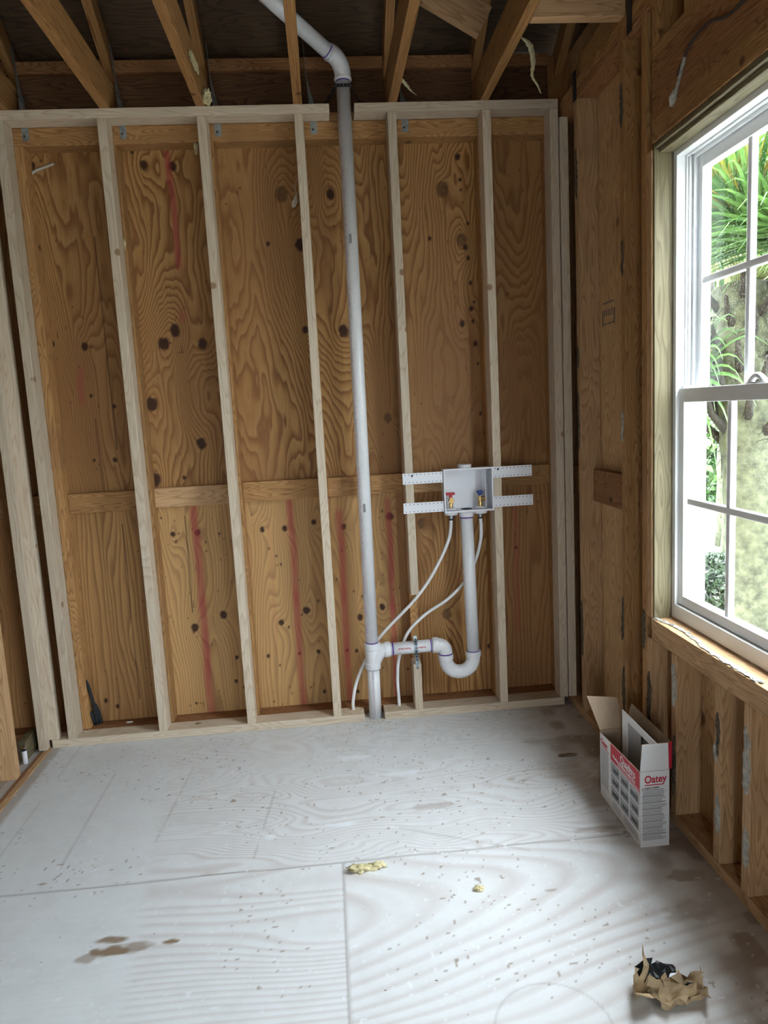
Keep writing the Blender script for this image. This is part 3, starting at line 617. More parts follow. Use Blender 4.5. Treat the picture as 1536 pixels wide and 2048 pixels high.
# ------------------------------------------------------------------ new framed wall (y 0 .. .089)
ND = .089
sx_ = {0: -1.225, 1: -.812, 2: -.403, 3: .003, 5: .811}
labs = {0: 'pale new stud at the left end of framed wall, right of the doubled pair', 1: 'pale new stud second from left in the framed wall', 2: 'pale new stud left of middle with knots, third along the framed wall',
        3: 'pale new stud just left of the tall white vent pipe', 5: 'pale new stud just right of the washer outlet box'}
for k, x in sx_.items(): lumber('new_stud', (x-.019, x+.019, 0, ND, .038, 2.727), M['new'], labs[k], 'stud')
lumber('new_stud', (.381, .419, 0, ND, .602, 2.727), M['new'], 'pale new stud right of the vent pipe, cut off above the drain', 'stud')
lumber('new_stud', (.377, .415, 0, ND, .038, .265), M['new'], 'short stub stud standing on floor plate below the drain pipe', 'stud')
lumber('new_stud', (1.090, 1.128, 0, ND, .038, 2.727), M['new'], 'pale new end stud at the right end of the framed wall', 'stud')
lumber('new_stud', (1.133, 1.171, .001, ND, .0385, 2.691), M['new'], 'pale loose stud in the right corner, outside the end stud', 'stud')
lumber('new_stud', (-1.375, -1.287, .002, .040, .0385, 2.727), M['new'], 'pale new stud, flat one of the pair at left corner, behind the narrow one', 'stud')
lumber('new_stud', (-1.366, -1.328, -.036, .0015, .007, 2.727), M['new'], 'pale new stud, narrow front one of the pair at the left corner', 'stud')
lumber('new_bottom_plate', (-1.3185, .132, 0, ND, 0, .038), M['new'], 'pale floor plate of the framed wall left of the vent pipe', 'wall plate')
lumber('new_bottom_plate', (.228, 1.110, 0, ND, 0, .038), M['new'], 'pale floor plate of the framed wall right of the vent pipe', 'wall plate')
lumber('new_top_plate', (-1.9, .135, 0, ND, 2.7275, 2.765), M['new'], 'pale top plate of the framed wall left of the vent pipe', 'wall plate')
lumber('new_top_plate', (.241, 1.128, 0, ND, 2.7275, 2.765), M['new'], 'pale top plate of the framed wall right of the vent pipe', 'wall plate')

# ------------------------------------------------------------------ old back wall framing (y .092 .. .177)
OY0, OY1 = .0925, .1775
lumber('old_bottom_plate', (-2.2, 1.14, OY0, OY1, 0, .038), M['oldred'], 'dark old floor plate behind the new framed wall', 'wall plate')
lumber('old_top_plate', (-2.2, 1.14, OY0, OY1, 2.729, 2.765), M['old'], 'upper old top plate behind the new framed wall', 'wall plate')
lumber('old_top_plate', (-2.2, 1.14, OY0, OY1, 2.655, 2.7285), M['old'], 'lower old top plate behind the framed wall, strap ends on it', 'wall plate')
ox_ = [-1.80, -1.425, -1.19, -.80, -.392, .006, .402, .806, 1.12]
ol = ['old stud far left beyond the doubled studs', 'old stud at left just beyond the doubled pale studs', 'old orange stud behind the leftmost new stud', 'old orange stud behind second new stud from left', 'old orange stud behind third new stud from left', 'old stud behind the new stud left of the vent pipe', 'old stud behind the cut-off stud at the drain', 'old stud behind the new stud right of the outlet box', 'old stud in the right corner behind the end stud']
for x, l in zip(ox_, ol): lumber('old_stud', (x-.019, x+.019, OY0, OY1, .0385, 2.6545), M['old'], l, 'stud')
bl = ['mid-height block far left beyond the doubled studs', 'mid-height block between doubled studs and leftmost new stud', 'mid-height block between first and second new stud from left', 'mid-height block between second and third new stud from left', 'mid-height block left of the stud beside the vent pipe', 'mid-height block behind the vent pipe', 'mid-height block behind the washer outlet box', 'mid-height block right of the outlet box']
for i in range(8):
    dz = [0, 0, 0, .003, .006, .004, .0, .006][i]
    lumber('mid_block', (ox_[i]+.0195, ox_[i+1]-.0195, .139, .1775, 1.068+dz, 1.160+dz), M['old' if i % 3 else 'tan'], bl[i], 'blocking')

# left partition
lumber('partition_stud', (-1.450, -1.361, -.284, -.246, .0, 2.692), M['tan'], 'tan post of the left partition beside the white lighter', 'stud')
lumber('partition_stud', (-1.450, -1.361, -3.9, -3.862, 0, 2.692), M['tan'], 'tan post of left partition behind the camera', 'stud')
lumber('partition_plate', (-1.450, -1.368, -6.6, -.04, 2.6925, 2.73), M['tan'], 'top plate of the left partition', 'wall plate')
lumber('edge_block', (-1.425, -1.390, -.105, .050, 0.0, .089), M['treated'], 'short pale block on edge at foot of the doubled studs', 'block')
lumber('floor_edge_strip', (-1.345, -1.318, -2.2, -.002, 0, .006), M['tan'], 'thin wooden strip edging the white floor at left', 'trim strip')
lumber('threshold_board', (-1.360, -1.346, -2.2, -.037, 0, .004), M['oldred'], 'dark stained board beside the strip at left floor edge', 'trim strip')

# ------------------------------------------------------------------ roof trusses
TX = [-1.60, -1.20, -.797, -.403, .003, .407, .805]
def truss(x, label):
    root = empty('roof_truss', (x, 0, 2.765), label, 'truss')
    def child(o):
        o.parent = root; o.matrix_parent_inverse = Matrix.Translation(root.location).inverted()
    child(beam('bottom_chord', (x, .174, 2.836), (x, -6.7, 2.836), .038, .14, M['joist']))
    c = .045/math.cos(math.atan(.66))
    child(beam('top_chord', (x, .55, 3.05-.66*.55+c), (x, -3.28, 3.05+.66*3.28+c), .038, .089, M['joist']))
    child(beam('top_chord', (x, -7.15, 3.05-.66*.55+c), (x, -3.32, 3.05+.66*3.28+c), .038, .089, M['joist']))
    child(beam('web', (x, -1.75, 2.907), (x, -1.75, 4.20), .038, .089, M['joist'], up=(0, 1, 0)))
tl = ['roof truss at far left, outside the view', 'ceiling joist truss cut by the left edge of the photo', 'ceiling joist truss above second new stud from left', 'ceiling joist truss with a yellow foam smear', 'ceiling joist truss crossing in front of the bent vent pipe', 'ceiling joist truss right of the bent vent pipe, split hole in its side', 'ceiling joist truss at right meeting the cross beam']
for x, l in zip(TX, tl): truss(x, l)
# end truss above the right wall
root = empty('roof_truss', (1.19, 0, 2.765), 'end truss lying on the plates above the window wall', 'truss')
for nm, a, b_, w, h in [('bottom_chord', (1.19, -.20, 2.811), (1.19, -6.7, 2.811), .07, .089), ('top_chord', (1.19, .55, 2.74), (1.19, -3.28, 5.268), .038, .089)]:
    o = beam(nm, a, b_, w, h, M['joist' if nm != 'bottom_chord' else 'old']); o.parent = root; o.matrix_parent_inverse = Matrix.Translation(root.location).inverted()
# cross beam and diagonal brace
lumber('cross_beam', (.826, 1.153, -.648, -.605, 2.7655, 2.905), M['tan'], 'cross beam joining the right joist and the window wall plates', 'beam')
o = beam('diagonal_brace', (.775, -.16, 2.99), (.28, -.16, 3.27), .038, .12, M['tan']); tagp(o, 'tan diagonal brace reaching down to the right ceiling joist', 'brace')
# eave nailers between trusses, above added dark panels that paint in attic shade
bays = sorted(TX)+[1.155]
nb = ['eave nailer board between the two trusses left of view', 'eave nailer board in the bay at the left edge of view', 'eave nailer board between second and third visible joists', 'eave nailer board left of the joist at the pipe bend', 'eave nailer board behind the pipe bend', 'eave nailer board between the two right joists', 'eave nailer board in the right corner bay']
for i in range(7):
    lumber('eave_shade_panel', (bays[i]+.0195, bays[i+1]-.0195, .160, .1775, 2.7655, 2.9615), M['dark'], nb[i].replace('nailer board', 'panel added for attic shade,'), 'blocking', 'dark eave shade panels between trusses')
for i in range(7): lumber('eave_nailer', (bays[i]+.0195, bays[i+1]-.0195, .139, .1775, 2.962, 3.012), M['oldred'], nb[i], 'blocking')
# hurricane straps
def strap(x, label):
    bm = bmesh.new(); w = .014
    path = [((x, .0915, 2.676), (1, 0, 0)), ((x, .0915, 2.765), (1, 0, 0)), ((x-.002, .10, 2.80), (.9, .5, 0)), ((x-.010, .115, 2.86), (.5, 1, 0)), ((x-.019, .125, 2.93), (.0, 1, 0)), ((x-.0245, .115, 3.06), (0, 1, 0))]
    rows = []
    for p, d in path:
        p = Vector(p); d = Vector(d).normalized(); n = Vector((-d.y, d.x, 0))*.0006
        rows.append([bm.verts.new(p-d*w-n), bm.verts.new(p+d*w-n), bm.verts.new(p+d*w+n), bm.verts.new(p-d*w+n)])
    for i in range(len(rows)-1):
        for k in range(4): bm.faces.new((rows[i][k], rows[i][(k+1) % 4], rows[i+1][(k+1) % 4], rows[i+1][k]))
    bm.faces.new(rows[0]); bm.faces.new(rows[-1][::-1]); bmesh.ops.recalc_face_normals(bm, faces=bm.faces)
    me = bm_mesh(bm, 'hurricane_strap'); o = link('hurricane_strap', me, M['galv']); tagp(o, label, 'strap')
    bm = bmesh.new(); lathe_bm(bm, [(0, .0045), (.002, .0045), (.003, .002)], (x-.004, .0905, 2.695), (0, -1, 0), 10); bmesh.ops.recalc_face_normals(bm, faces=bm.faces)
    link('nail_head', bm_mesh(bm, 'nail_head'), M['darksteel'], o)
for x, l in [(-1.155, 'grey metal strap on the joist at left edge of view'), (-.75, 'grey metal strap on joist over second new stud from left'), (-.348, 'grey metal strap on the foam-smeared joist'), (.065, 'grey metal strap on the joist left of the vent pipe bend'), (.467, 'shiny grey metal strap right of the cut-off stud')]: strap(x, l)
for y, l in [(-.165, 'dark strap on the window wall plates near the corner'), (-.70, 'dark strap on the window wall plates under the cross beam')]:
    me = box_mesh('plate_strap', (1.1405, 1.1445, y-.018, y+.018, 2.685, 2.80), .001); o = link('plate_strap', me, M['darksteel']); tagp(o, l, 'strap')

# ------------------------------------------------------------------ spray foam bits and strings
def blob(name, loc, size, label, cat='foam', seed=1, mat='foam', n=2.2, amp=.35, rot=(0, 0, 0)):
    bm = bmesh.new(); bmesh.ops.create_icosphere(bm, subdivisions=4, radius=1.0)
    from mathutils import noise as mn
    for v_ in bm.verts:
        d = v_.co.normalized(); q = d*n+Vector((seed*7.1, seed*3.3, 0)); k = 1+amp*mn.noise(q)*1.6+amp*.5*mn.noise(q*2.7)
        v_.co = Vector((d.x*size[0]*k, d.y*size[1]*k, d.z*size[2]*k))
    o = link(name, bm_mesh(bm, name, True), M[mat]); o.location = loc; o.rotation_euler = rot
    return tagp(o, label, cat)
blob('foam_smear', (-.379, -.25, 2.822), (.006, .10, .022), 'long yellow foam smear on the side of ceiling joist', seed=2, rot=(.12, 0, 0))
blob('foam_lump', (-.372, -.02, 2.792), (.018, .03, .026), 'yellow foam lump where the joist meets the top plate', seed=3)
blob('foam_bit', (-.45, .105, 2.640), (.008, .010, .028), 'small yellow foam bit beside third new stud near its top', seed=4)
blob('foam_bit', (-.425, -.44, 2.80), (.005, .02, .014), 'tiny yellow foam bit on left side of the foam-smeared joist', seed=5)
blob('foam_chunk', (.055, -1.115, .008), (.034, .016, .012), 'yellowish foam chunk on the floor left part of the pair near the seam', seed=6, amp=.6)
blob('foam_chunk', (.105, -1.108, .007), (.026, .012, .010), 'yellowish foam crumb touching the larger foam chunk on the floor', seed=9, amp=.6)
blob('foam_chunk', (.41, -1.264, .005), (.014, .012, .007), 'small pale foam crumb on the floor toward the front right', seed=7)
blob('foam_bit', (-.79, .095, 2.245), (.006, .008, .024), 'small pale foam bit beside second new stud', seed=8)
# hanging torn foam strip
def ribbon(name, pts, ws, mat, label, cat, th=.003):
    bm = bmesh.new(); P = crv(pts, 6); n = len(P); rnd = random.Random(len(label)); rows = []
    for i, p in enumerate(P):
        t = i/(n-1)*(len(ws)-1); k = min(int(t), len(ws)-2); w = (ws[k]*(1-(t-k))+ws[k+1]*(t-k))*(.75+.5*rnd.random())
        rows.append([bm.verts.new(p+Vector((-w, 0, 0))), bm.verts.new(p+Vector((0, -th, 0))), bm.verts.new(p+Vector((w, 0, 0))), bm.verts.new(p+Vector((0, th, 0)))])
    for i in range(n-1):
        for k in range(4): bm.faces.new((rows[i][k], rows[i][(k+1) % 4], rows[i+1][(k+1) % 4], rows[i+1][k]))
    bm.faces.new(rows[0]); bm.faces.new(rows[-1]); bmesh.ops.recalc_face_normals(bm, faces=bm.faces)
    return tagp(link(name, bm_mesh(bm, name), M[mat]), label, cat)
ribbon('hanging_foam_strip', [(.842, -.30, 2.885), (.885, -.30, 2.87), (.918, -.30, 2.84), (.93, -.30, 2.78), (.925, -.30, 2.73), (.945, -.30, 2.695), (.958, -.30, 2.665)], [.003, .007, .013, .010, .006, .005, .003], 'foam', 'torn strip of foam dangling beside the right ceiling joist', 'foam')
ribbon('foam_sliver', [(.425, -.03, 2.862), (.46, -.005, 2.838), (.485, .0, 2.81), (.51, .0, 2.79)], [.006, .009, .006, .002], 'foam', 'pale foam sliver hanging off the joist right of pipe', 'foam')
ribbon('plastic_scrap', [(-.02, .093, 2.50), (-.035, .092, 2.46), (-.03, .092, 2.43), (-.038, .092, 2.40), (-.045, .092, 2.375)], [.001, .001, .002, .012, .008], 'string', 'clear plastic scrap dangling by a thread left of middle stud', 'scrap')
tube_ = tube('pale_cable_end', crv([(-1.19, .165, 2.53), (-1.185, .165, 2.555), (-1.16, .168, 2.58), (-1.12, .17, 2.595), (-1.075, .17, 2.61)]), .0055, M['string'], seg=8); tagp(tube_, 'short pale cable end on the plywood near the top left', 'cable')
# dark folded cloth stuffed in the bottom left bay
bm = bmesh.new()
for a, b_, w in [((-1.168, .10, .28), (-1.150, .13, .045), .008), ((-1.158, .12, .16), (-1.140, .15, .042), .012), ((-1.175, .11, .12), (-1.165, .14, .040), .010)]:
    tube_bm(bm, crv([a, tuple((a[i]+b_[i])/2+(.004 if i == 0 else 0) for i in range(3)), b_], 4), [w*.3]+[w]*7+[w*.8], 8)
bmesh.ops.recalc_face_normals(bm, faces=bm.faces)
tagp(link('dark_rag', bm_mesh(bm, 'dark_rag'), M['cloth']), 'narrow dark blue rag stuffed beside the leftmost old stud', 'rag')

# ------------------------------------------------------------------ plumbing
R2 = .0300
PY = .045
vent = empty('vent_pipe', (.186, PY, 0), 'tall white plastic vent pipe rising through the plates and bending left into the rafters', 'pipe')
VO = Vector(vent.location)
def P_(par, *pts): return [tuple(Vector(p)-Vector(par.location)) for p in pts]
bx = lambda z: .186+(.201-.186)*(z/2.8)
tube('lower_pipe', P_(vent, (bx(0), PY, .0), (bx(.25), PY, .25)), R2, M['pvc'], vent, 32)
tube('upper_pipe', P_(vent, (bx(.37), PY, .37), (bx(2.88), PY, 2.885)), R2, M['pvc'], vent, 32)
# elbow
e0 = Vector((bx(2.86), PY, 2.87)); dirE = Vector((-.70, -.46, .40)).normalized()
e1 = e0+Vector((0, 0, .05)); e2 = e1+dirE*.085+Vector((0, 0, .0))
tube('elbow', P_(vent, *crv([e0, e0+Vector((0, 0, .035)), e1+Vector((-.012, -.007, .022)), e1+Vector((-.035, -.022, .045)), e1+dirE*.075+Vector((0, 0, .018))], 6)), .0355, M['pvc'], vent, 32)
s = e1+dirE*.05+Vector((0, 0, .018))
tube('angled_pipe', P_(vent, s, s+dirE*.62), R2, M['pvc'], vent, 32)
lathe('primer_ring', [(0, .0308), (.005, .0308)], P_(vent, e0+Vector((0, 0, -.005)))[0], (0, 0, 1), M['purple'], vent)
lathe('primer_ring', [(0, .0306), (.006, .0306)], P_(vent, e1+dirE*.077+Vector((0, 0, .018)))[0], dirE, M['purple'], vent)
lathe('coupling_lip', [(0, .0365), (.004, .038), (.010, .038), (.012, .0365)], P_(vent, e0)[0], (0, 0, 1), M['pvc'], vent)
# wye fitting
tee = empty('sanitary_tee', (bx(.31), PY, .245), 'white tee fitting joining the vent pipe and the drain arm', 'fitting')
tx = bx(.31)
bm = bmesh.new()
lathe_bm(bm, [(0, .0365), (.003, .0375), (.030, .0375), (.033, .0345), (.095, .0345), (.098, .0375), (.125, .0375), (.128, .0365)], (0, 0, 0), (0, 0, 1), 32)
bmesh.ops.recalc_face_normals(bm, faces=bm.faces)
o = link('fitting_body', bm_mesh(bm, 'fitting_body'), M['pvc'], tee)
for p in o.data.polygons: p.use_smooth = len(p.vertices) == 4
o.data.set_sharp_from_angle(angle=math.radians(35))
o = tube('side_branch', crv([(0.005, 0, .030), (.022, 0, .062), (.045, 0, .084), (.072, 0, .088)], 6), .0335, M['pvc'], tee, 32)
lathe('branch_hub', [(0, .0365), (.003, .0375), (.025, .0375), (.027, .0365)], (.060, 0, .088), (1, 0, 0), M['pvc'], tee)
for z in (-.004, .127): lathe('primer_ring', [(0, .0306), (.006, .0306)], (0, 0, z), (0, 0, 1), M['purple'], tee)
# drain arm
arm = empty('horizontal_drain_pipe', (.262, PY, .333), 'horizontal white drain pipe between tee and trap', 'pipe')
tube('arm_pipe', P_(arm, (.262, PY, .333), (.482, PY, .336)), R2, M['pvc'], arm, 32)
lathe('primer_ring', [(0, .0306), (.008, .0306)], (.020, 0, .0003), (1, 0, .01), M['purple'], arm)
lathe('primer_ring', [(0, .0306), (.006, .0306)], (.205, 0, .0027), (1, 0, .01), M['purple'], arm)
bm = bmesh.new()
for i in range(22):
    xx = .05+.006*i
    if 9 < i < 14: continue
    add_box(bm, xx, xx+.0035, -.0304, -.0299, .0045 if i % 3 else .002, .0105)
link('pipe_print', bm_mesh(bm, 'pipe_print'), M['p_red'], arm)
# trap
trap = empty('drain_trap', (.60, PY, .22), 'white U-shaped trap under the washer drain', 'trap')
tz = Vector(trap.location); Rb = .0335
ex = .533; ux0, ux1 = .540, .676; cz = .262
elbow = crv([(.486, PY, .336), (.505, PY, .336), (.524, PY, .330), (.537, PY, .315), (ux0, PY, .295), (ux0, PY, .275)], 6)
tube('trap_elbow', P_(trap, *elbow), Rb, M['pvc'], trap, 32)
lathe('elbow_hub', [(0, .0365), (.003, .0375), (.024, .0375), (.027, .036)], P_(trap, (.478, PY, .336))[0], (1, 0, 0), M['pvc'], trap)
ub = [(ux0, PY, .285), (ux0, PY, .268)]+[((ux0+ux1)/2-.068*math.cos(PI*i/14), PY, cz-.068*math.sin(PI*i/14)) for i in range(1, 14)]+[(ux1, PY, .268), (ux1, PY, .290)]
tube('trap_bend', P_(trap, *ub), Rb, M['pvc'], trap, 32)
lathe('trap_hub', [(0, .0365), (.003, .0375), (.022, .0375), (.025, .0365)], P_(trap, (ux0, PY, .262))[0], (0, 0, 1), M['pvc'], trap)
lathe('trap_hub', [(0, .0365), (.003, .0375), (.022, .0375), (.025, .0365)], P_(trap, (ux1, PY, .268))[0], (0, 0, 1), M['pvc'], trap)
lathe('primer_ring', [(0, .0345), (.006, .0345)], P_(trap, (ux0, PY, .288))[0], (0, 0, 1), M['purple'], trap)
lathe('primer_ring', [(0, .0308), (.006, .0308)], P_(trap, (ux1, PY, .291))[0], (0, 0, 1), M['purple'], trap)
tail = empty('standpipe', (.676, PY, .29), 'upright white drain pipe below the washer outlet box', 'pipe')
tube('pipe_body', P_(tail, (.676, PY, .288), (.667, PY, .968)), R2, M['pvc'], tail, 32)
lathe('primer_ring', [(0, .0308), (.016, .0305)], P_(tail, (.6672, PY, .945))[0], (0, 0, 1), M['purple'], tail)
# barcode stickers and print on vent pipe
for z in (1.025, 2.216):
    bm = bmesh.new(); cx = bx(z)-VO.x
    for i in range(7): 
        a = -.30+.055*i
        add_box(bm, cx+.0302*math.sin(a)-.0007, cx+.0302*math.sin(a)+.0007, -.0302*math.cos(a)-.0003, -.0302*math.cos(a)+.0012, z-.020+.001*(i % 3), z+.020)
    link('barcode_sticker', bm_mesh(bm, 'barcode_sticker'), M['p_midgrey'], vent)
bm = bmesh.new(); rnd = random.Random(3)
z = .38
while z < 2.75:
    h = .004+.008*rnd.random()
    if rnd.random() < .62:
        cx = bx(z)-VO.x; a = -.72; add_box(bm, cx+.0302*math.sin(a)-.0012, cx+.0302*math.sin(a)+.0012, -.0302*math.cos(a)-.0004, -.0302*math.cos(a)+.001, z, z+h)
    z += h+.005
z = .03
while z < .23:
    cx = bx(z)-VO.x; a = -.12; w = .003+.002*rnd.random()
    add_box(bm, cx+.0302*math.sin(a)-w, cx+.0302*math.sin(a)+w, -.0305, -.0295, z, z+.0018); add_box(bm, cx+.0302*math.sin(a)-w, cx+.0302*math.sin(a)-w+.0016, -.0305, -.0295, z, z+.006); z += .0105
o = link('pipe_print', bm_mesh(bm, 'pipe_print'), simple('faded_purple_print', (.42, .20, .34), rough=.6), vent)

def perf_strap(name, path, w, mat, label, wdir, n=None, holemat=None):
    """perforated band following a path; wdir = width direction"""
    P = [Vector(p) for p in path]; wd = Vector(wdir).normalized(); root = empty(name, P[0], label, 'strap')
    bm = bmesh.new(); rows = []
    for i, p in enumerate(P):
        t = (P[min(i+1, len(P)-1)]-P[max(i-1, 0)]).normalized(); nn = t.cross(wd).normalized()*.0009; q = p-P[0]
        rows.append([bm.verts.new(q-wd*w-nn), bm.verts.new(q+wd*w-nn), bm.verts.new(q+wd*w+nn), bm.verts.new(q-wd*w+nn)])
    for i in range(len(rows)-1):
        for k in range(4): bm.faces.new((rows[i][k], rows[i][(k+1) % 4], rows[i+1][(k+1) % 4], rows[i+1][k]))
    bm.faces.new(rows[0]); bm.faces.new(rows[-1]); bmesh.ops.recalc_face_normals(bm, faces=bm.faces)
    link('band', bm_mesh(bm, 'band'), mat, root)
    acc = 0; bm = bmesh.new()
    for i in range(1, len(P)):
        acc += (P[i]-P[i-1]).length
        if acc > .014:
            acc = 0; t = (P[min(i+1, len(P)-1)]-P[i-1]).normalized(); nn = t.cross(wd).normalized()
            for sgn in (1, -1): lathe_bm(bm, [(0, w*.42), (.0016, w*.42)], P[i]-P[0]+nn*.0003*sgn, nn*sgn, 10)
    bmesh.ops.recalc_face_normals(bm, faces=bm.faces)
    link('punched_holes', bm_mesh(bm, 'punched_holes'), holemat or M['hole'], root)
    return root
arcp = [(.396, PY-.0325*math.sin(math.radians(a)), .334+.0325*math.cos(math.radians(a))) for a in range(20, 170, 10)]
perf_strap('pipe_hanger', [(.392, .012, .400), (.393, .006, .385), (.395, .016, .372)]+arcp+[(.397, .012, .295), (.397, -.0015, .285), (.397, -.0015, .245)], .0085, M['galv'], 'shiny perforated metal strap holding the drain arm to the stub stud', (1, 0, 0))
cvx = bx(2.84)
arc2 = [(cvx-.0325*math.cos(math.radians(a)), PY-.0325*math.sin(math.radians(a)), 2.845+.004*math.cos(math.radians(a*2))) for a in range(0, 181, 10)]
perf_strap('pipe_hanger', [(.115, .150, 2.82), (.13, .12, 2.825), (.15, .08, 2.835)]+arc2+[(.25, .08, 2.835), (.27, .12, 2.825), (.285, .150, 2.82)], .0065, M['darksteel'], 'dark perforated strap around the vent pipe above the plates', (0, 0, 1), holemat=M['p_grey'])

# supply hoses
hl = tube('water_supply_tube', crv([(.594, .045, .955), (.590, .046, .90), (.578, .048, .843), (.534, .05, .75), (.469, .05, .645), (.389, .062, .546), (.235, .088, .388), (.150, .088, .263), (.103, .075, .166), (.083, .065, .085), (.080, .062, .030)], 10), .0079, M['pex'], seg=14)
tagp(hl, 'white supply tube curving from red valve down behind the vent pipe', 'tube')
hr = tube('water_supply_tube', crv([(.733, .045, .955), (.736, .048, .90), (.733, .055, .831), (.712, .080, .736), (.665, .090, .640), (.573, .086, .55), (.457, .088, .479), (.366, .088, .392), (.318, .088, .27), (.305, .078, .17), (.305, .068, .085), (.305, .062, .030)], 10), .0079, M['pex'], seg=14)
tagp(hr, 'white supply tube curving from blue valve down behind the standpipe', 'tube')

# ------------------------------------------------------------------ washer outlet box
ob = empty('washer_outlet_box', (.672, 0, .985), 'white plastic washer outlet box with four perforated mounting arms', 'outlet box')
OX, OZ = .672, .985
def obp(nm, boxes, mat, par=ob, bevel=.0015):
    bm = bmesh.new()
    for b in boxes: add_box(bm, b[0]-OX, b[1]-OX, b[2], b[3], b[4]-OZ, b[5]-OZ, bevel)
    return link(nm, bm_mesh(bm, nm), mat, par)
bx0, bx1, bz0, bz1, yb0, yb1, t_ = .560, .784, .985, 1.180, -.012, .080, .004
obp('box_shell', [(bx0, bx0+t_, yb0, yb1, bz0, bz1), (bx1-t_, bx1, yb0, yb1, bz0, bz1), (bx0+t_, bx1-t_, yb0, yb1, bz1-t_, bz1), (bx0+t_, bx1-t_, yb0, yb1, bz0, bz0+t_), (bx0, bx1, yb1-t_, yb1, bz0, bz1)], M['plastic'])
obp('front_rim', [(bx0-.004, bx0+.004, yb0-.003, yb0, bz0-.004, bz1+.004), (bx1-.004, bx1+.004, yb0-.003, yb0, bz0-.004, bz1+.004), (bx0+.004, bx1-.004, yb0-.003, yb0, bz1-.004, bz1+.004), (bx0+.004, bx1-.004, yb0-.003, yb0, bz0-.004, bz0+.004)], M['plastic'])
obp('inner_rib', [(.752, .755, yb0+.01, yb1-.003, bz0+.01, bz1-.004)], M['plastic'])
def arm_(x0, x1, z0, z1):
    a = obp('mounting_arm', [(x0, x1, -.006, -.0015, z0, z1)], M['plastic'])
    bm = bmesh.new(); n = 10
    for i in range(n):
        xx = x0+.012+(x1-x0-.024)*i/(n-1)
        for zz in (z0+.008, z1-.008): lathe_bm(bm, [(0, .0022), (.0008, .0022)], (xx-OX, -.0060, zz-OZ), (0, -1, 0), 8)
    bmesh.ops.recalc_face_normals(bm, faces=bm.faces)
    link('nail_holes', bm_mesh(bm, 'nail_holes'), M['hole'], a)
    return a
a1 = arm_(.368, .556, 1.124, 1.175); arm_(.366, .556, .989, 1.038); a2 = arm_(.788, .972, 1.130, 1.182); arm_(.788, .975, .994, 1.044)
for par, xx, zz in [(a1, .412, 1.162), (a2, .812, 1.170)]:
    lathe('screw_head', [(0, .0045), (.002, .0045), (.0035, .002)], (xx-OX, -.006, zz-OZ), (0, -1, 0), M['black'], par, 14)
# collars
lathe('top_collar', [(0, .033), (.018, .033), (.019, .031)], (.663-OX, .035, bz1-OZ), (0, 0, 1), M['plastic'], ob, 28)
lathe('drain_collar', [(0, .0345), (.028, .0345), (.030, .036)], (.667-OX, .042, bz0-.032-OZ), (0, 0, 1), M['plastic'], ob, 28)
lathe('valve_cup', [(0, .032), (.020, .034), (.022, .034)], (.594-OX, .042, bz0-.020-OZ), (0, 0, 1), M['plastic'], ob, 28)
lathe('valve_cup', [(0, .032), (.020, .034), (.022, .034)], (.733-OX, .042, bz0-.020-OZ), (0, 0, 1), M['plastic'], ob, 28)
lathe('valve_seat', [(0, .026), (.004, .026), (.006, .022)], (.594-OX, .042, .006), (0, 0, 1), M['plastic'], ob, 28)
lathe('valve_seat', [(0, .026), (.004, .026), (.006, .022)], (.733-OX, .042, .006), (0, 0, 1), M['plastic'], ob, 28)
lathe('drain_opening', [(0, .027), (.001, .027)], (.667-OX, .035, .0045), (0, 0, 1), M['hole'], ob, 24)
def valve(x, colm, label, turn):
    v_ = empty('shutoff_valve', (x, .035, .998), label, 'valve')
    lathe('valve_body', [(0, .0085), (.006, .0085), (.008, .011), (.020, .011), (.022, .008), (.028, .008), (.030, .0125), (.044, .0125), (.047, .008), (.056, .007)], (0, 0, 0), (0, 0, 1), M['brass'], v_, 6 if False else 20)
    lathe('hose_outlet', [(0, .008), (.012, .008), (.013, .0125), (.026, .0125), (.026, .009), (.027, .0085)], (0 if not turn else .004, -.004, .036), (0 if not turn else .7, -1, 0), M['brass'], v_, 20)
    bm = bmesh.new(); add_box(bm, -.0075, .0075, -.0075, .0075, .048, .064, .002)
    if turn: add_box(bm, -.015, .013, -.013, .006, .060, .075, .004)
    else: add_box(bm, -.023, .020, -.006, .006, .060, .073, .003)
    link('handle', bm_mesh(bm, 'handle'), colm, v_)
    lathe('tube_fitting', [(0, .0095), (.012, .0095), (.016, .008), (.022, .008)], (0, .010, -.052), (0, 0, 1), M['galv'], v_, 16)
    lathe('crimp_ring', [(0, .0098), (.008, .0098)], (0, .010, -.060), (0, 0, 1), M['black'], v_, 16)
valve(.594, M['redh'], 'brass shutoff valve with red handle inside the outlet box', False)
valve(.733, M['blueh'], 'brass shutoff valve with blue handle inside the outlet box', True)

# ------------------------------------------------------------------ carton
def text_mesh(body, size, mat, parent, xa, ya, loc, name='lettering', squeeze=1.0, extr=.0003, off=.012):
    cu = bpy.data.curves.new('t', 'FONT'); cu.body = body; cu.size = size; cu.extrude = extr; cu.offset = size*off
    to = bpy.data.objects.new('t', cu); COL.objects.link(to)
    bpy.context.view_layer.update(); dg = bpy.context.evaluated_depsgraph_get()
    me = bpy.data.meshes.new_from_object(to.evaluated_get(dg)); bpy.data.objects.remove(to); bpy.data.curves.remove(cu)
    me.name = name; me.materials.clear()
    xa = Vector(xa).normalized(); ya = Vector(ya).normalized(); za = xa.cross(ya)
    for v_ in me.vertices: v_.co = Vector(loc)+xa*v_.co.x*squeeze+ya*v_.co.y+za*v_.co.z
    return link(name, me, mat, parent)
ct = empty('cardboard_carton', (1.02, -.972, 0), 'open white and red washer outlet box carton on floor by the window wall', 'box')
CX0, CX1, CY0, CY1 = -.046, .052, -.172, .172
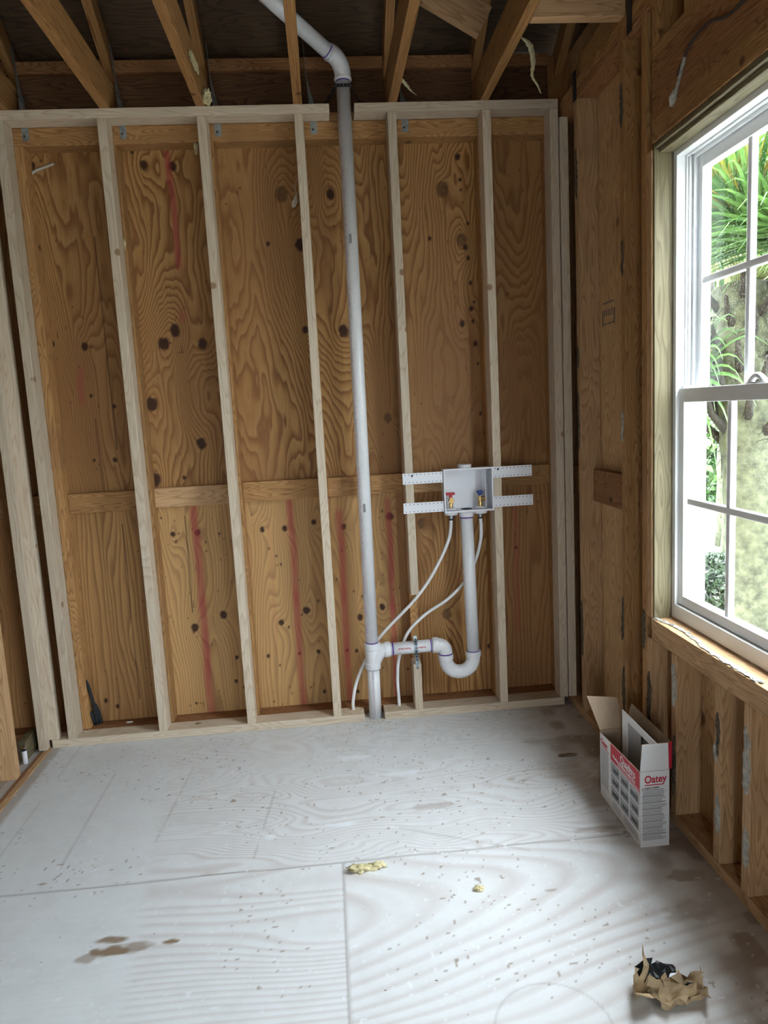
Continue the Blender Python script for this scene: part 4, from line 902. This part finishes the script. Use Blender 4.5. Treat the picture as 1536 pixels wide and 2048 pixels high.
def quad_panel(nm, c, th, mats, par=ct, faces_out=0):
    """c: 4 corners (outer face, ccw from outside), th inward thickness; mats (outer, inner)"""
    bm = bmesh.new(); C = [Vector(p) for p in c]; n = (C[1]-C[0]).cross(C[3]-C[0]).normalized()
    a = [bm.verts.new(p) for p in C]; b_ = [bm.verts.new(p-n*th) for p in C]
    f = bm.faces.new(a); f.material_index = 0; f = bm.faces.new(b_[::-1]); f.material_index = 1
    for k in range(4): f = bm.faces.new((a[(k+1) % 4], a[k], b_[k], b_[(k+1) % 4])); f.material_index = 1
    return link(nm, bm_mesh(bm, nm), list(mats), par)
TH = .003; wm = (M['card_w'], M['card_in'])
# near end (faces -y), left face (-x), far end (+y), right face (+x), bottom
pn = quad_panel('end_panel', [(CX0, CY0, 0), (CX1, CY0, 0), (CX1, CY0, .264), (CX0, CY0, .264)], TH, wm)
pl = quad_panel('side_panel', [(CX0, CY1, 0), (CX0, CY0+.0031, 0), (CX0, CY0+.0031, .262), (CX0, CY1, .243)], TH, wm)
quad_panel('end_panel', [(CX1, CY1, 0), (CX0, CY1, 0), (CX0, CY1, .25), (CX1, CY1, .25)], TH, wm)
pr = quad_panel('side_panel', [(CX1, CY0+.0031, 0), (CX1, CY1-.0031, 0), (CX1, CY1-.0031, .262), (CX1, CY0+.0031, .262)], TH, wm)
quad_panel('bottom_panel', [(CX0+.004, CY0+.004, .004), (CX1-.004, CY0+.004, .004), (CX1-.004, CY1-.004, .004), (CX0+.004, CY1-.004, .004)], TH, (M['card_in'], M['card_in']))
quad_panel('near_flap', [(CX0, CY0, .265), (CX1, CY0, .265), (CX1-.004, CY0-.006, .360), (CX0+.004, CY0-.006, .360)], TH, wm)
quad_panel('far_flap', [(CX1, CY1, .251), (CX0, CY1, .251), (CX0-.030, CY1+.050, .365), (CX1-.012, CY1+.050, .350)], TH, wm)
quad_panel('long_flap', [(CX1+.001, CY0+.004, .263), (CX1+.001, CY1, .263), (CX1+.018, CY1-.02, .352), (CX1+.016, CY0+.02, .350)], TH, (M['card_w'], M['card_in']))
quad_panel('red_edge_strip', [(CX1-.003, CY0-.0045, .268), (CX1+.010, CY0+.002, .268), (CX1+.008, CY0-.002, .362), (CX1-.007, CY0-.007, .362)], .001, (M['p_red'], M['p_red']))
# inner white liner with a cut-out, leaning inside
bm = bmesh.new(); lx = .010
def liner(y0, y1, z0, z1): add_box(bm, lx, lx+.003, y0, y1, z0, z1)
liner(-.166, .10, .330, .356); liner(.055, .10, .02, .330); liner(-.166, -.150, .02, .330); liner(-.150, .055, .02, .10)
o = link('liner_board', bm_mesh(bm, 'liner_board'), M['card_w'], ct)
bm = bmesh.new(); add_box(bm, lx+.004, lx+.006, -.045, .054, .10, .330); link('grey_insert', bm_mesh(bm, 'grey_insert'), M['p_grey'], ct)
bm = bmesh.new(); add_box(bm, lx+.007, lx+.012, -.150, -.045, .09, .325); link('black_insert', bm_mesh(bm, 'black_insert'), M['blackplastic'], ct)
# print on near end
def strips(nm, par, mat, lst, face):
    bm = bmesh.new()
    for a0, a1, z0, z1 in lst:
        if face == 'n': add_box(bm, a0, a1, CY0-.0005, CY0-.0001, z0, z1)
        else: add_box(bm, CX0-.0005, CX0-.0001, a0, a1, z0, z1)
    return link(nm, bm_mesh(bm, nm), mat, par)
text_mesh('Oatey', .036, M['p_red'], pn, (1, 0, .03), (0, 0, 1), (CX0+.014, CY0-.0008, .224), squeeze=.82, off=.02)
strips('logo_underline', pn, M['p_red'], [(CX0+.016, CX0+.078, .2155, .2185)], 'n')
text_mesh('La ventaja de Quadtro', .0065, M['p_dark'], pn, (1, 0, .03), (0, 0, 1), (CX0+.005, CY0-.0008, .204))
rnd = random.Random(11); L = []; D = []
z = .199; i = 0
while z > .022:
    if i % 7 == 0: D.append((CX0+.005, CX0+.070+.02*rnd.random(), z, z+.0016)); z -= .0042
    else: L.append((CX0+.008, CX0+.070+.020*rnd.random(), z, z+.0011)); z -= .0030
    i += 1
strips('text_lines', pn, M['p_midgrey'], L, 'n'); strips('heading_lines', pn, M['p_dark'], D, 'n')
# print on the long side (text runs toward -y)
strips('red_banner', pl, M['p_red'], [], 'l')
bm = bmesh.new()
pts = [(.070, .2475), (CY0+.004, .2610), (CY0+.004, .188), (.070, .188)]
a = [bm.verts.new((CX0-.0002, y, z)) for y, z in pts]; f = bm.faces.new(a)
bmesh.ops.recalc_face_normals(bm, faces=bm.faces); link('red_banner', bm_mesh(bm, 'red_banner'), M['p_red'], pl)
bpy.data.objects.remove([o for o in COL.objects if o.name.startswith('red_banner') and len(o.data.vertices) == 0][0])
XA = (0, -1, 0); ZA = (0, 0, 1)
text_mesh('Quadtro', .040, M['p_white'], pl, XA, ZA, (CX0-.0006, -.014, .219), squeeze=.86, off=.018)
text_mesh('Washing Machine Outlet Box', .0165, M['p_white'], pl, XA, ZA, (CX0-.0006, .052, .204), squeeze=.95, off=.012)
strips('banner_text_lines', pl, M['p_white'], [(-.165, .01, .1985, .1997), (-.165, .01, .1945, .1957), (-.165, .01, .1905, .1915)], 'l')
text_mesh('Oatey', .030, M['p_red'], pl, XA, ZA, (CX0-.0006, .160, .208), squeeze=.82, off=.02)
strips('logo_underline', pl, M['p_red'], [(.086, .158, .199, .202)], 'l')
for r_ in range(3):
    for c_ in range(3):
        y1 = .064-.078*c_; z1 = .183-.046*r_; bm = bmesh.new()
        add_box(bm, CX0-.0005, CX0-.0001, y1-.070, y1, z1-.040, z1, 0, 0)
        add_box(bm, CX0-.0009, CX0-.0004, y1-.050, y1-.020+.006*((r_+c_) % 3), z1-.030, z1-.016, 0, 1)
        add_box(bm, CX0-.0009, CX0-.0004, y1-.062, y1-.052, z1-.026-.003*c_, z1-.014, 0, 1)
        add_box(bm, CX0-.0009, CX0-.0004, y1-.045, y1-.006, z1-.008, z1-.006, 0, 2)
        link('picture_tile', bm_mesh(bm, 'picture_tile'), [M['p_grey'], M['p_dark'], M['p_white']], pl)
L = []; z = .192
while z > .045: L.append((.085+.01*rnd.random(), .160, z, z+.0012)); z -= .0042
strips('text_lines', pl, M['p_midgrey'], L, 'l'); L = []; L2 = []
z = .040
while z > .015: L.append((-.16, -.04, z, z+.001)); L2.append((-.02, .05, z, z+.001)); z -= .004
strips('text_lines', pl, M['p_midgrey'], L, 'l'); strips('text_lines', pl, M['p_midgrey'], L2, 'l')

# ------------------------------------------------------------------ crumpled paper with black film
from mathutils import noise as mn
def sheet(nm, par, mat, w, h, nx, ny, fold, seed, thick=.0008, jag=.01):
    bm = bmesh.new(); rnd = random.Random(seed); g = []
    for j in range(ny+1):
        row = []
        for i in range(nx+1):
            u = i/nx*2-1; v_ = j/ny*2-1
            if i in (0, nx) or j in (0, ny): u += (rnd.random()-.5)*jag/w*2; v_ += (rnd.random()-.5)*jag/h*2
            row.append(bm.verts.new(fold(u, v_)))
        g.append(row)
    for j in range(ny):
        for i in range(nx):
            a, b_, c, d = g[j][i], g[j][i+1], g[j+1][i+1], g[j+1][i]
            if (i+j+seed) % 2: bm.faces.new((a, b_, c)); bm.faces.new((a, c, d))
            else: bm.faces.new((a, b_, d)); bm.faces.new((b_, c, d))
    bmesh.ops.recalc_face_normals(bm, faces=bm.faces)
    o = link(nm, bm_mesh(bm, nm), mat, par); md = o.modifiers.new('thick', 'SOLIDIFY'); md.thickness = thick; return o
pp = empty('crumpled_paper', (.785, -1.725, 0), 'crumpled brown paper on the floor at the front right', 'paper')
def cr_noise(p, s, a, seed):
    q = Vector(p)*s+Vector((seed*3.1, seed, seed*.7)); c = mn.cell_vector(q*1.0)
    return (Vector((mn.noise(q), mn.noise(q+Vector((9, 0, 0))), mn.noise(q+Vector((0, 9, 0)))))*a)
def fold1(u, v):
    # shallow crumpled bowl, long axis falling to the right
    x = .084*u+.012*v; y = .042*v-.010*u; z = .006+.030*max(0, abs(v)-.25)**1.2+.028*max(0, -u-.1)**1.4+.016*max(0, u-.5)
    p = Vector((x, y, z)); p += cr_noise(p, 30, .022, 2)+cr_noise(p, 85, .008, 4); p.z = max(.001, p.z); return p
sheet('paper_sheet', pp, M['kraft'], .16, .07, 12, 7, fold1, 3)
def fold2(u, v):
    # upright spike at left
    x = -.066+.024*u*(1-.75*(v+1)/2)+.002*v; y = .004+.010*u; z = .072+.070*v
    p = Vector((x, y, z)); p += cr_noise(p, 30, .014, 6); p.z = max(.001, p.z)
    if v > .6: p.x += (-.005)*(1-abs(u)); p.x = -.066+(p.x+.066)*.35
    return p
sheet('paper_spike', pp, M['kraft'], .05, .13, 4, 7, fold2, 5)
def fold3(u, v):
    x = .01+.05*u; y = -.026+.006*v+.01*u; z = .026+.022*v
    p = Vector((x, y, z)); p += cr_noise(p, 40, .012, 8); p.z = max(.001, p.z); return p
sheet('paper_front_fold', pp, M['kraft'], .1, .05, 11, 5, fold3, 6)
def fold4(u, v):
    x = .066+.022*u; y = .004+.014*v; z = .030+.018*u+.010*v
    p = Vector((x, y, z)); p += cr_noise(p, 45, .014, 12); p.z = max(.001, p.z); return p
sheet('paper_right_fold', pp, M['kraft'], .05, .04, 6, 5, fold4, 7)
def fold5(u, v):
    x = -.024+.042*u; y = .012+.016*v; z = .062+.012*(1-u*u)+.006*v
    p = Vector((x, y, z)); p += cr_noise(p, 50, .016, 21); p.z = max(.001, p.z); return p
pb = empty('black_film_wad', (.785, -1.725, .0), 'shiny black plastic wad tucked inside the crumpled paper', 'plastic')
sheet('film_sheet', pb, M['blackplastic'], .06, .03, 9, 6, fold5, 9)
def fold6(u, v):
    x = .036+.022*u; y = -.004+.010*v; z = .024+.006*u*v
    p = Vector((x, y, z)); p += cr_noise(p, 50, .010, 31); p.z = max(.003, p.z); return p
sheet('film_sheet', pb, M['blackplastic'], .04, .02, 7, 5, fold6, 10)

# ------------------------------------------------------------------ lighter
lt = empty('cigarette_lighter', (-1.385, -.135, 0), 'white cigarette lighter standing upright by the left post', 'lighter')
bm = bmesh.new(); tube_bm(bm, [(0, 0, 0.001), (0, 0, .004), (0, 0, .062)], [.009, .0105, .0105], 20); bmesh.ops.recalc_face_normals(bm, faces=bm.faces)
link('lighter_body', bm_mesh(bm, 'lighter_body'), M['lighter'], lt)
lathe('collar', [(0, .0108), (.006, .0108)], (0, 0, .062), (0, 0, 1), M['black'], lt, 20)
bm = bmesh.new(); add_box(bm, -.008, .008, -.006, .006, .068, .082, .002); link('metal_hood', bm_mesh(bm, 'metal_hood'), M['chrome'], lt)
lathe('spark_wheel', [(-.004, .006), (.004, .006)], (.004, 0, .080), (0, 1, 0), M['chrome'], lt, 16)

# ------------------------------------------------------------------ sawdust and chips
def chips(nm, n, area, mat, label, cat, smin, smax, seed, z=.0005, cluster=None):
    bm = bmesh.new(); rnd = random.Random(seed)
    for i in range(n):
        if cluster and rnd.random() < .7:
            cx, cy, s = rnd.choice(cluster); x = rnd.gauss(cx, s); y = rnd.gauss(cy, s*.5)
        else: x = rnd.uniform(area[0], area[1]); y = rnd.uniform(area[2], area[3])
        if not (area[0] < x < area[1] and area[2] < y < area[3]): continue
        a = rnd.random()*PI; L = rnd.uniform(smin, smax); w = L*rnd.uniform(.2, .5); h = rnd.uniform(.0006, .002)
        c, s_ = math.cos(a), math.sin(a)
        vs = [bm.verts.new((x+px*c-py*s_, y+px*s_+py*c, z+pz)) for px, py, pz in [(-L, -w, 0), (L, -w*.5, 0), (L*.8, w, 0), (-L*.7, w, 0), (0, 0, h)]]
        for k in range(4): bm.faces.new((vs[k], vs[(k+1) % 4], vs[4]))
    return tagp(link(nm, bm_mesh(bm, nm), mat), label, cat, kind='stuff')
M['saw'] = simple('sawdust', (.58, .40, .20), rough=.9, noise=.3, nscale=80)
M['chipd'] = simple('dark_chip', (.20, .14, .09), rough=.9, noise=.4, nscale=60)
chips('sawdust', 420, (-1.2, .8, -.25, -.005), M['saw'], 'fine sawdust on the floor in front of the framed wall', 'sawdust', .0012, .004, 1, cluster=[(.2, -.05, .12), (.3, -.04, .1), (-.7, -.1, .3)])
chips('sawdust', 150, (-.6, .9, -1.6, -.5), M['saw'], 'sawdust specks scattered over the middle of the floor', 'sawdust', .0007, .0025, 2, cluster=[(.12, -1.07, .12), (.2, -.7, .2), (.5, -1.1, .25)])
chips('wood_chips', 50, (-1.25, .95, -1.9, -.02), M['chipd'], 'small dark wood chips strewn across the white floor', 'chips', .001, .0042, 3)
chips('sawdust', 160, (.235, .36, .005, .085), M['saw'], 'sawdust heap on the plate by the right supply tube', 'sawdust', .0012, .004, 4, z=.0385)
chips('sawdust', 90, (.03, .13, .005, .085), M['saw'], 'sawdust on the plate around the left supply tube', 'sawdust', .0012, .004, 5, z=.0385)
chips('sawdust', 120, (.135, .225, -.02, .09), M['saw'], 'sawdust around the foot of the vent pipe', 'sawdust', .0012, .004, 6)
blob('wood_scrap', (.95, -.50, .004), (.035, .010, .004), 'dark flat wood scrap on the floor left of the carton', 'scrap', 12, 'chipd')
blob('wood_scrap', (-.66, .05, .040), (.012, .006, .003), 'tiny dark scrap on the left floor plate between second and third studs', 'scrap', 13, 'chipd')
blob('paper_bit', (-1.0, .13, .041), (.016, .006, .003), 'small white scrap on the old plate in the leftmost bay', 'scrap', 14, 'p_white')

# ------------------------------------------------------------------ outside: ground, palms, shrubs
structure('ground', [(-30, 40, -30, 40, -.65, -.6)], M['ground'])
def frond(parent, origin, azim, elev, petiole, size, mat, seed, droop=.9, nl=34, name='frond'):
    """costapalmate fan leaf: stalk plus long narrow drooping leaflets"""
    rnd = random.Random(seed); bm = bmesh.new(); o = Vector(origin)
    d = Vector((math.cos(azim)*math.cos(elev), math.sin(azim)*math.cos(elev), math.sin(elev)))
    pts = [o+d*petiole*t-Vector((0, 0, .18*petiole*t*t)) for t in [i/8 for i in range(9)]]
    tube_bm(bm, pts, [.014-.008*i/8 for i in range(9)], 6, mi=1)
    tip = pts[-1]; d2 = (pts[-1]-pts[-2]).normalized(); side = d2.cross(Vector((0, 0, 1))).normalized(); up = side.cross(d2)
    for k in range(nl):
        t = k/(nl-1)*2-1; a = t*2.15; dirn = (d2*math.cos(a)+side*math.sin(a)).normalized()+up*(.15*rnd.random()); dirn.normalize()
        L = size*(1-.30*abs(t))*(.85+.3*rnd.random()); w = .016+.006*rnd.random(); ns = 7; prev = None; p = tip+d2*.05*(1-abs(t)); dd = dirn.copy()
        wd = dirn.cross(up).normalized()
        for j in range(ns+1):
            s_ = j/ns; ww = w*(1.1-s_)*(min(1, .35+s_*3)); fold = up*ww*.35
            row = (bm.verts.new(p-wd*ww+fold), bm.verts.new(p), bm.verts.new(p+wd*ww+fold))
            if prev:
                for q in (0, 1): f = bm.faces.new((prev[q], prev[q+1], row[q+1], row[q])); f.material_index = 0
            prev = row; dd = (dd+Vector((0, 0, -droop*s_*s_*.55))).normalized(); p = p+dd*L/ns
    me = bm_mesh(bm, name); ob_ = link(name, me, [mat, M['stalk']], parent); return ob_
def palm(base, top, r0, r1, nf, size, label, seed, elevs=(-.5, 1.1), petiole=.7, fans=None):
    rnd = random.Random(seed); root = empty('palm_tree', base, label, 'palm'); B = Vector(base); T = Vector(top)-B
    pts = [T*t+Vector((.03*math.sin(t*5), .03*math.cos(t*4), 0)) for t in [i/16 for i in range(17)]]
    bm = bmesh.new(); tube_bm(bm, pts, [r0+(r1-r0)*i/16+.006*(-1)**i for i in range(17)], 20)
    bmesh.ops.recalc_face_normals(bm, faces=bm.faces); link('trunk', bm_mesh(bm, 'trunk'), M['trunk'], root)
    # old leaf boots criss-crossing below the crown
    bm = bmesh.new()
    for i in range(46):
        a = i*2.4; t = .62+.38*i/46; p = T*t; q = Vector((math.cos(a), math.sin(a), 0))
        p0 = p+q*(r1*.75); p1 = p+q*(r1+.07+.03*rnd.random())+Vector((0, 0, .13)); p2 = p+q*(r1+.12)+Vector((0, 0, .24))
        tube_bm(bm, [p0, p1, p2], [.035, .022, .012], 6)
    for i in range(170):
        a = rnd.random()*6.28; t = .6+.4*rnd.random(); p = T*t+Vector((math.cos(a), math.sin(a), 0))*(r1*.9); d = Vector((rnd.gauss(0, 1), rnd.gauss(0, 1), rnd.gauss(-.4, .8))).normalized()*(.15+.2*rnd.random())
        tube_bm(bm, crv([p, p+d*.5+Vector((0, 0, .03)), p+d-Vector((0, 0, .05))], 3), .0022, 4)
    bmesh.ops.recalc_face_normals(bm, faces=bm.faces); link('leaf_boots', bm_mesh(bm, 'leaf_boots'), M['fibre'], root)
    for i in range(nf):
        az = i*2.399+seed; el = elevs[0]+(elevs[1]-elevs[0])*((i*.618) % 1)
        frond(root, T+Vector((math.cos(az), math.sin(az), 0))*.08, az, el, petiole*(.8+.4*rnd.random()), size*(.85+.3*rnd.random()), M['frond_y'] if i % 7 == 3 else M['frond'], seed*100+i, droop=.9)
    return root
palm((2.75, 1.10, -.6), (2.95, 1.60, 2.15), .15, .19, 48, 1.05, 'large palm with mossy trunk standing just outside the window', 3, (-1.1, 1.4), .5)
palm((3.95, 3.35, -.6), (3.75, 2.95, 3.25), .12, .16, 34, 1.1, 'second palm with dark trunk left of and behind the mossy one', 5, (-1.0, 1.2), .6)
palm((5.4, 5.9, -.6), (5.3, 5.8, 4.0), .16, .2, 34, 1.2, 'third palm farthest back, its fans filling the upper window', 8, (-1.0, 1.2), .8)
def shrub(loc, r, n, label, seed, mat='shrub', ls=.05):
    rnd = random.Random(seed); root = empty('shrub', loc, label, 'shrub'); bm = bmesh.new()
    for i in range(n):
        a = rnd.random()*2*PI; c = rnd.uniform(-.2, 1); rr = r*(.75+.3*rnd.random()); s_ = math.sqrt(1-min(1, c*c))
        p = Vector((math.cos(a)*s_*rr, math.sin(a)*s_*rr, r*.55+c*rr*.85)); d = Vector((rnd.gauss(0, 1), rnd.gauss(0, 1), rnd.gauss(.3, .8))).normalized(); w = d.orthogonal().normalized()*ls*.35
        bm.faces.new([bm.verts.new(q) for q in (p-d*ls*.5, p+w, p+d*ls, p-w)])
    link('foliage', bm_mesh(bm, 'foliage'), M[mat], root)
    bm = bmesh.new()
    for i in range(7):
        a = i*.9; tube_bm(bm, crv([(0, 0, 0), (math.cos(a)*r*.2, math.sin(a)*r*.2, r*.5), (math.cos(a)*r*.5, math.sin(a)*r*.5, r)], 4), .012, 6)
    link('stems', bm_mesh(bm, 'stems'), M['trunk'], root)
shrub((3.6, 2.95, -.6), .42, 3800, 'round dark shrub low behind the left pane of the window', 4)
shrub((3.5, .35, -.6), .50, 2400, 'loose green shrub right of the mossy palm trunk', 6, 'frond', .09)
shrub((6.5, 6.9, -.6), 1.3, 5200, 'tall pale green bush far behind the palms', 7, 'frond', .13)
# pale low garden wall in the distance
lumber('garden_wall', (9.0, 9.2, -6, 16, -.6, .9), M['fascia'], 'pale garden wall far beyond the palms', 'wall', bevel=.01)

# ------------------------------------------------------------------ groups of repeats
GR = {'new_stud': 'new studs of the framed wall', 'new_top_plate': 'new top plates', 'new_bottom_plate': 'new floor plates', 'old_stud': 'old studs against the back sheathing', 'old_top_plate': 'old top plates', 'mid_block': 'mid-height blocks between old studs', 'roof_truss': 'roof trusses overhead',
      'hurricane_strap': 'metal straps at the joist ends', 'plate_strap': 'dark straps on the window wall plates', 'eave_nailer': 'eave nailer boards between trusses', 'cripple_stud': 'cripple studs of the window opening', 'wall_stud': 'full studs of the window wall', 'wall_block': 'reddish blocks of the window wall',
      'water_supply_tube': 'white water supply tubes', 'shutoff_valve': 'brass shutoff valves', 'palm_tree': 'palms outside the window', 'foam_chunk': 'foam crumbs on the floor', 'foam_bit': 'foam bits on the framing', 'pipe_hanger': 'perforated pipe straps', 'window_buck': 'treated wood around the window', 'window_sill_board': 'sill boards under the window', 'wood_scrap': 'dark wood scraps', 'partition_stud': 'left partition posts', 'top_plate': 'window wall top plates', 'shrub': 'bushes outside the window'}
for o in COL.objects:
    if o.parent is None and 'label' in o.keys():
        b_ = o.name.split('.')[0]
        if b_ in GR and 'group' not in o.keys(): o['group'] = GR[b_]
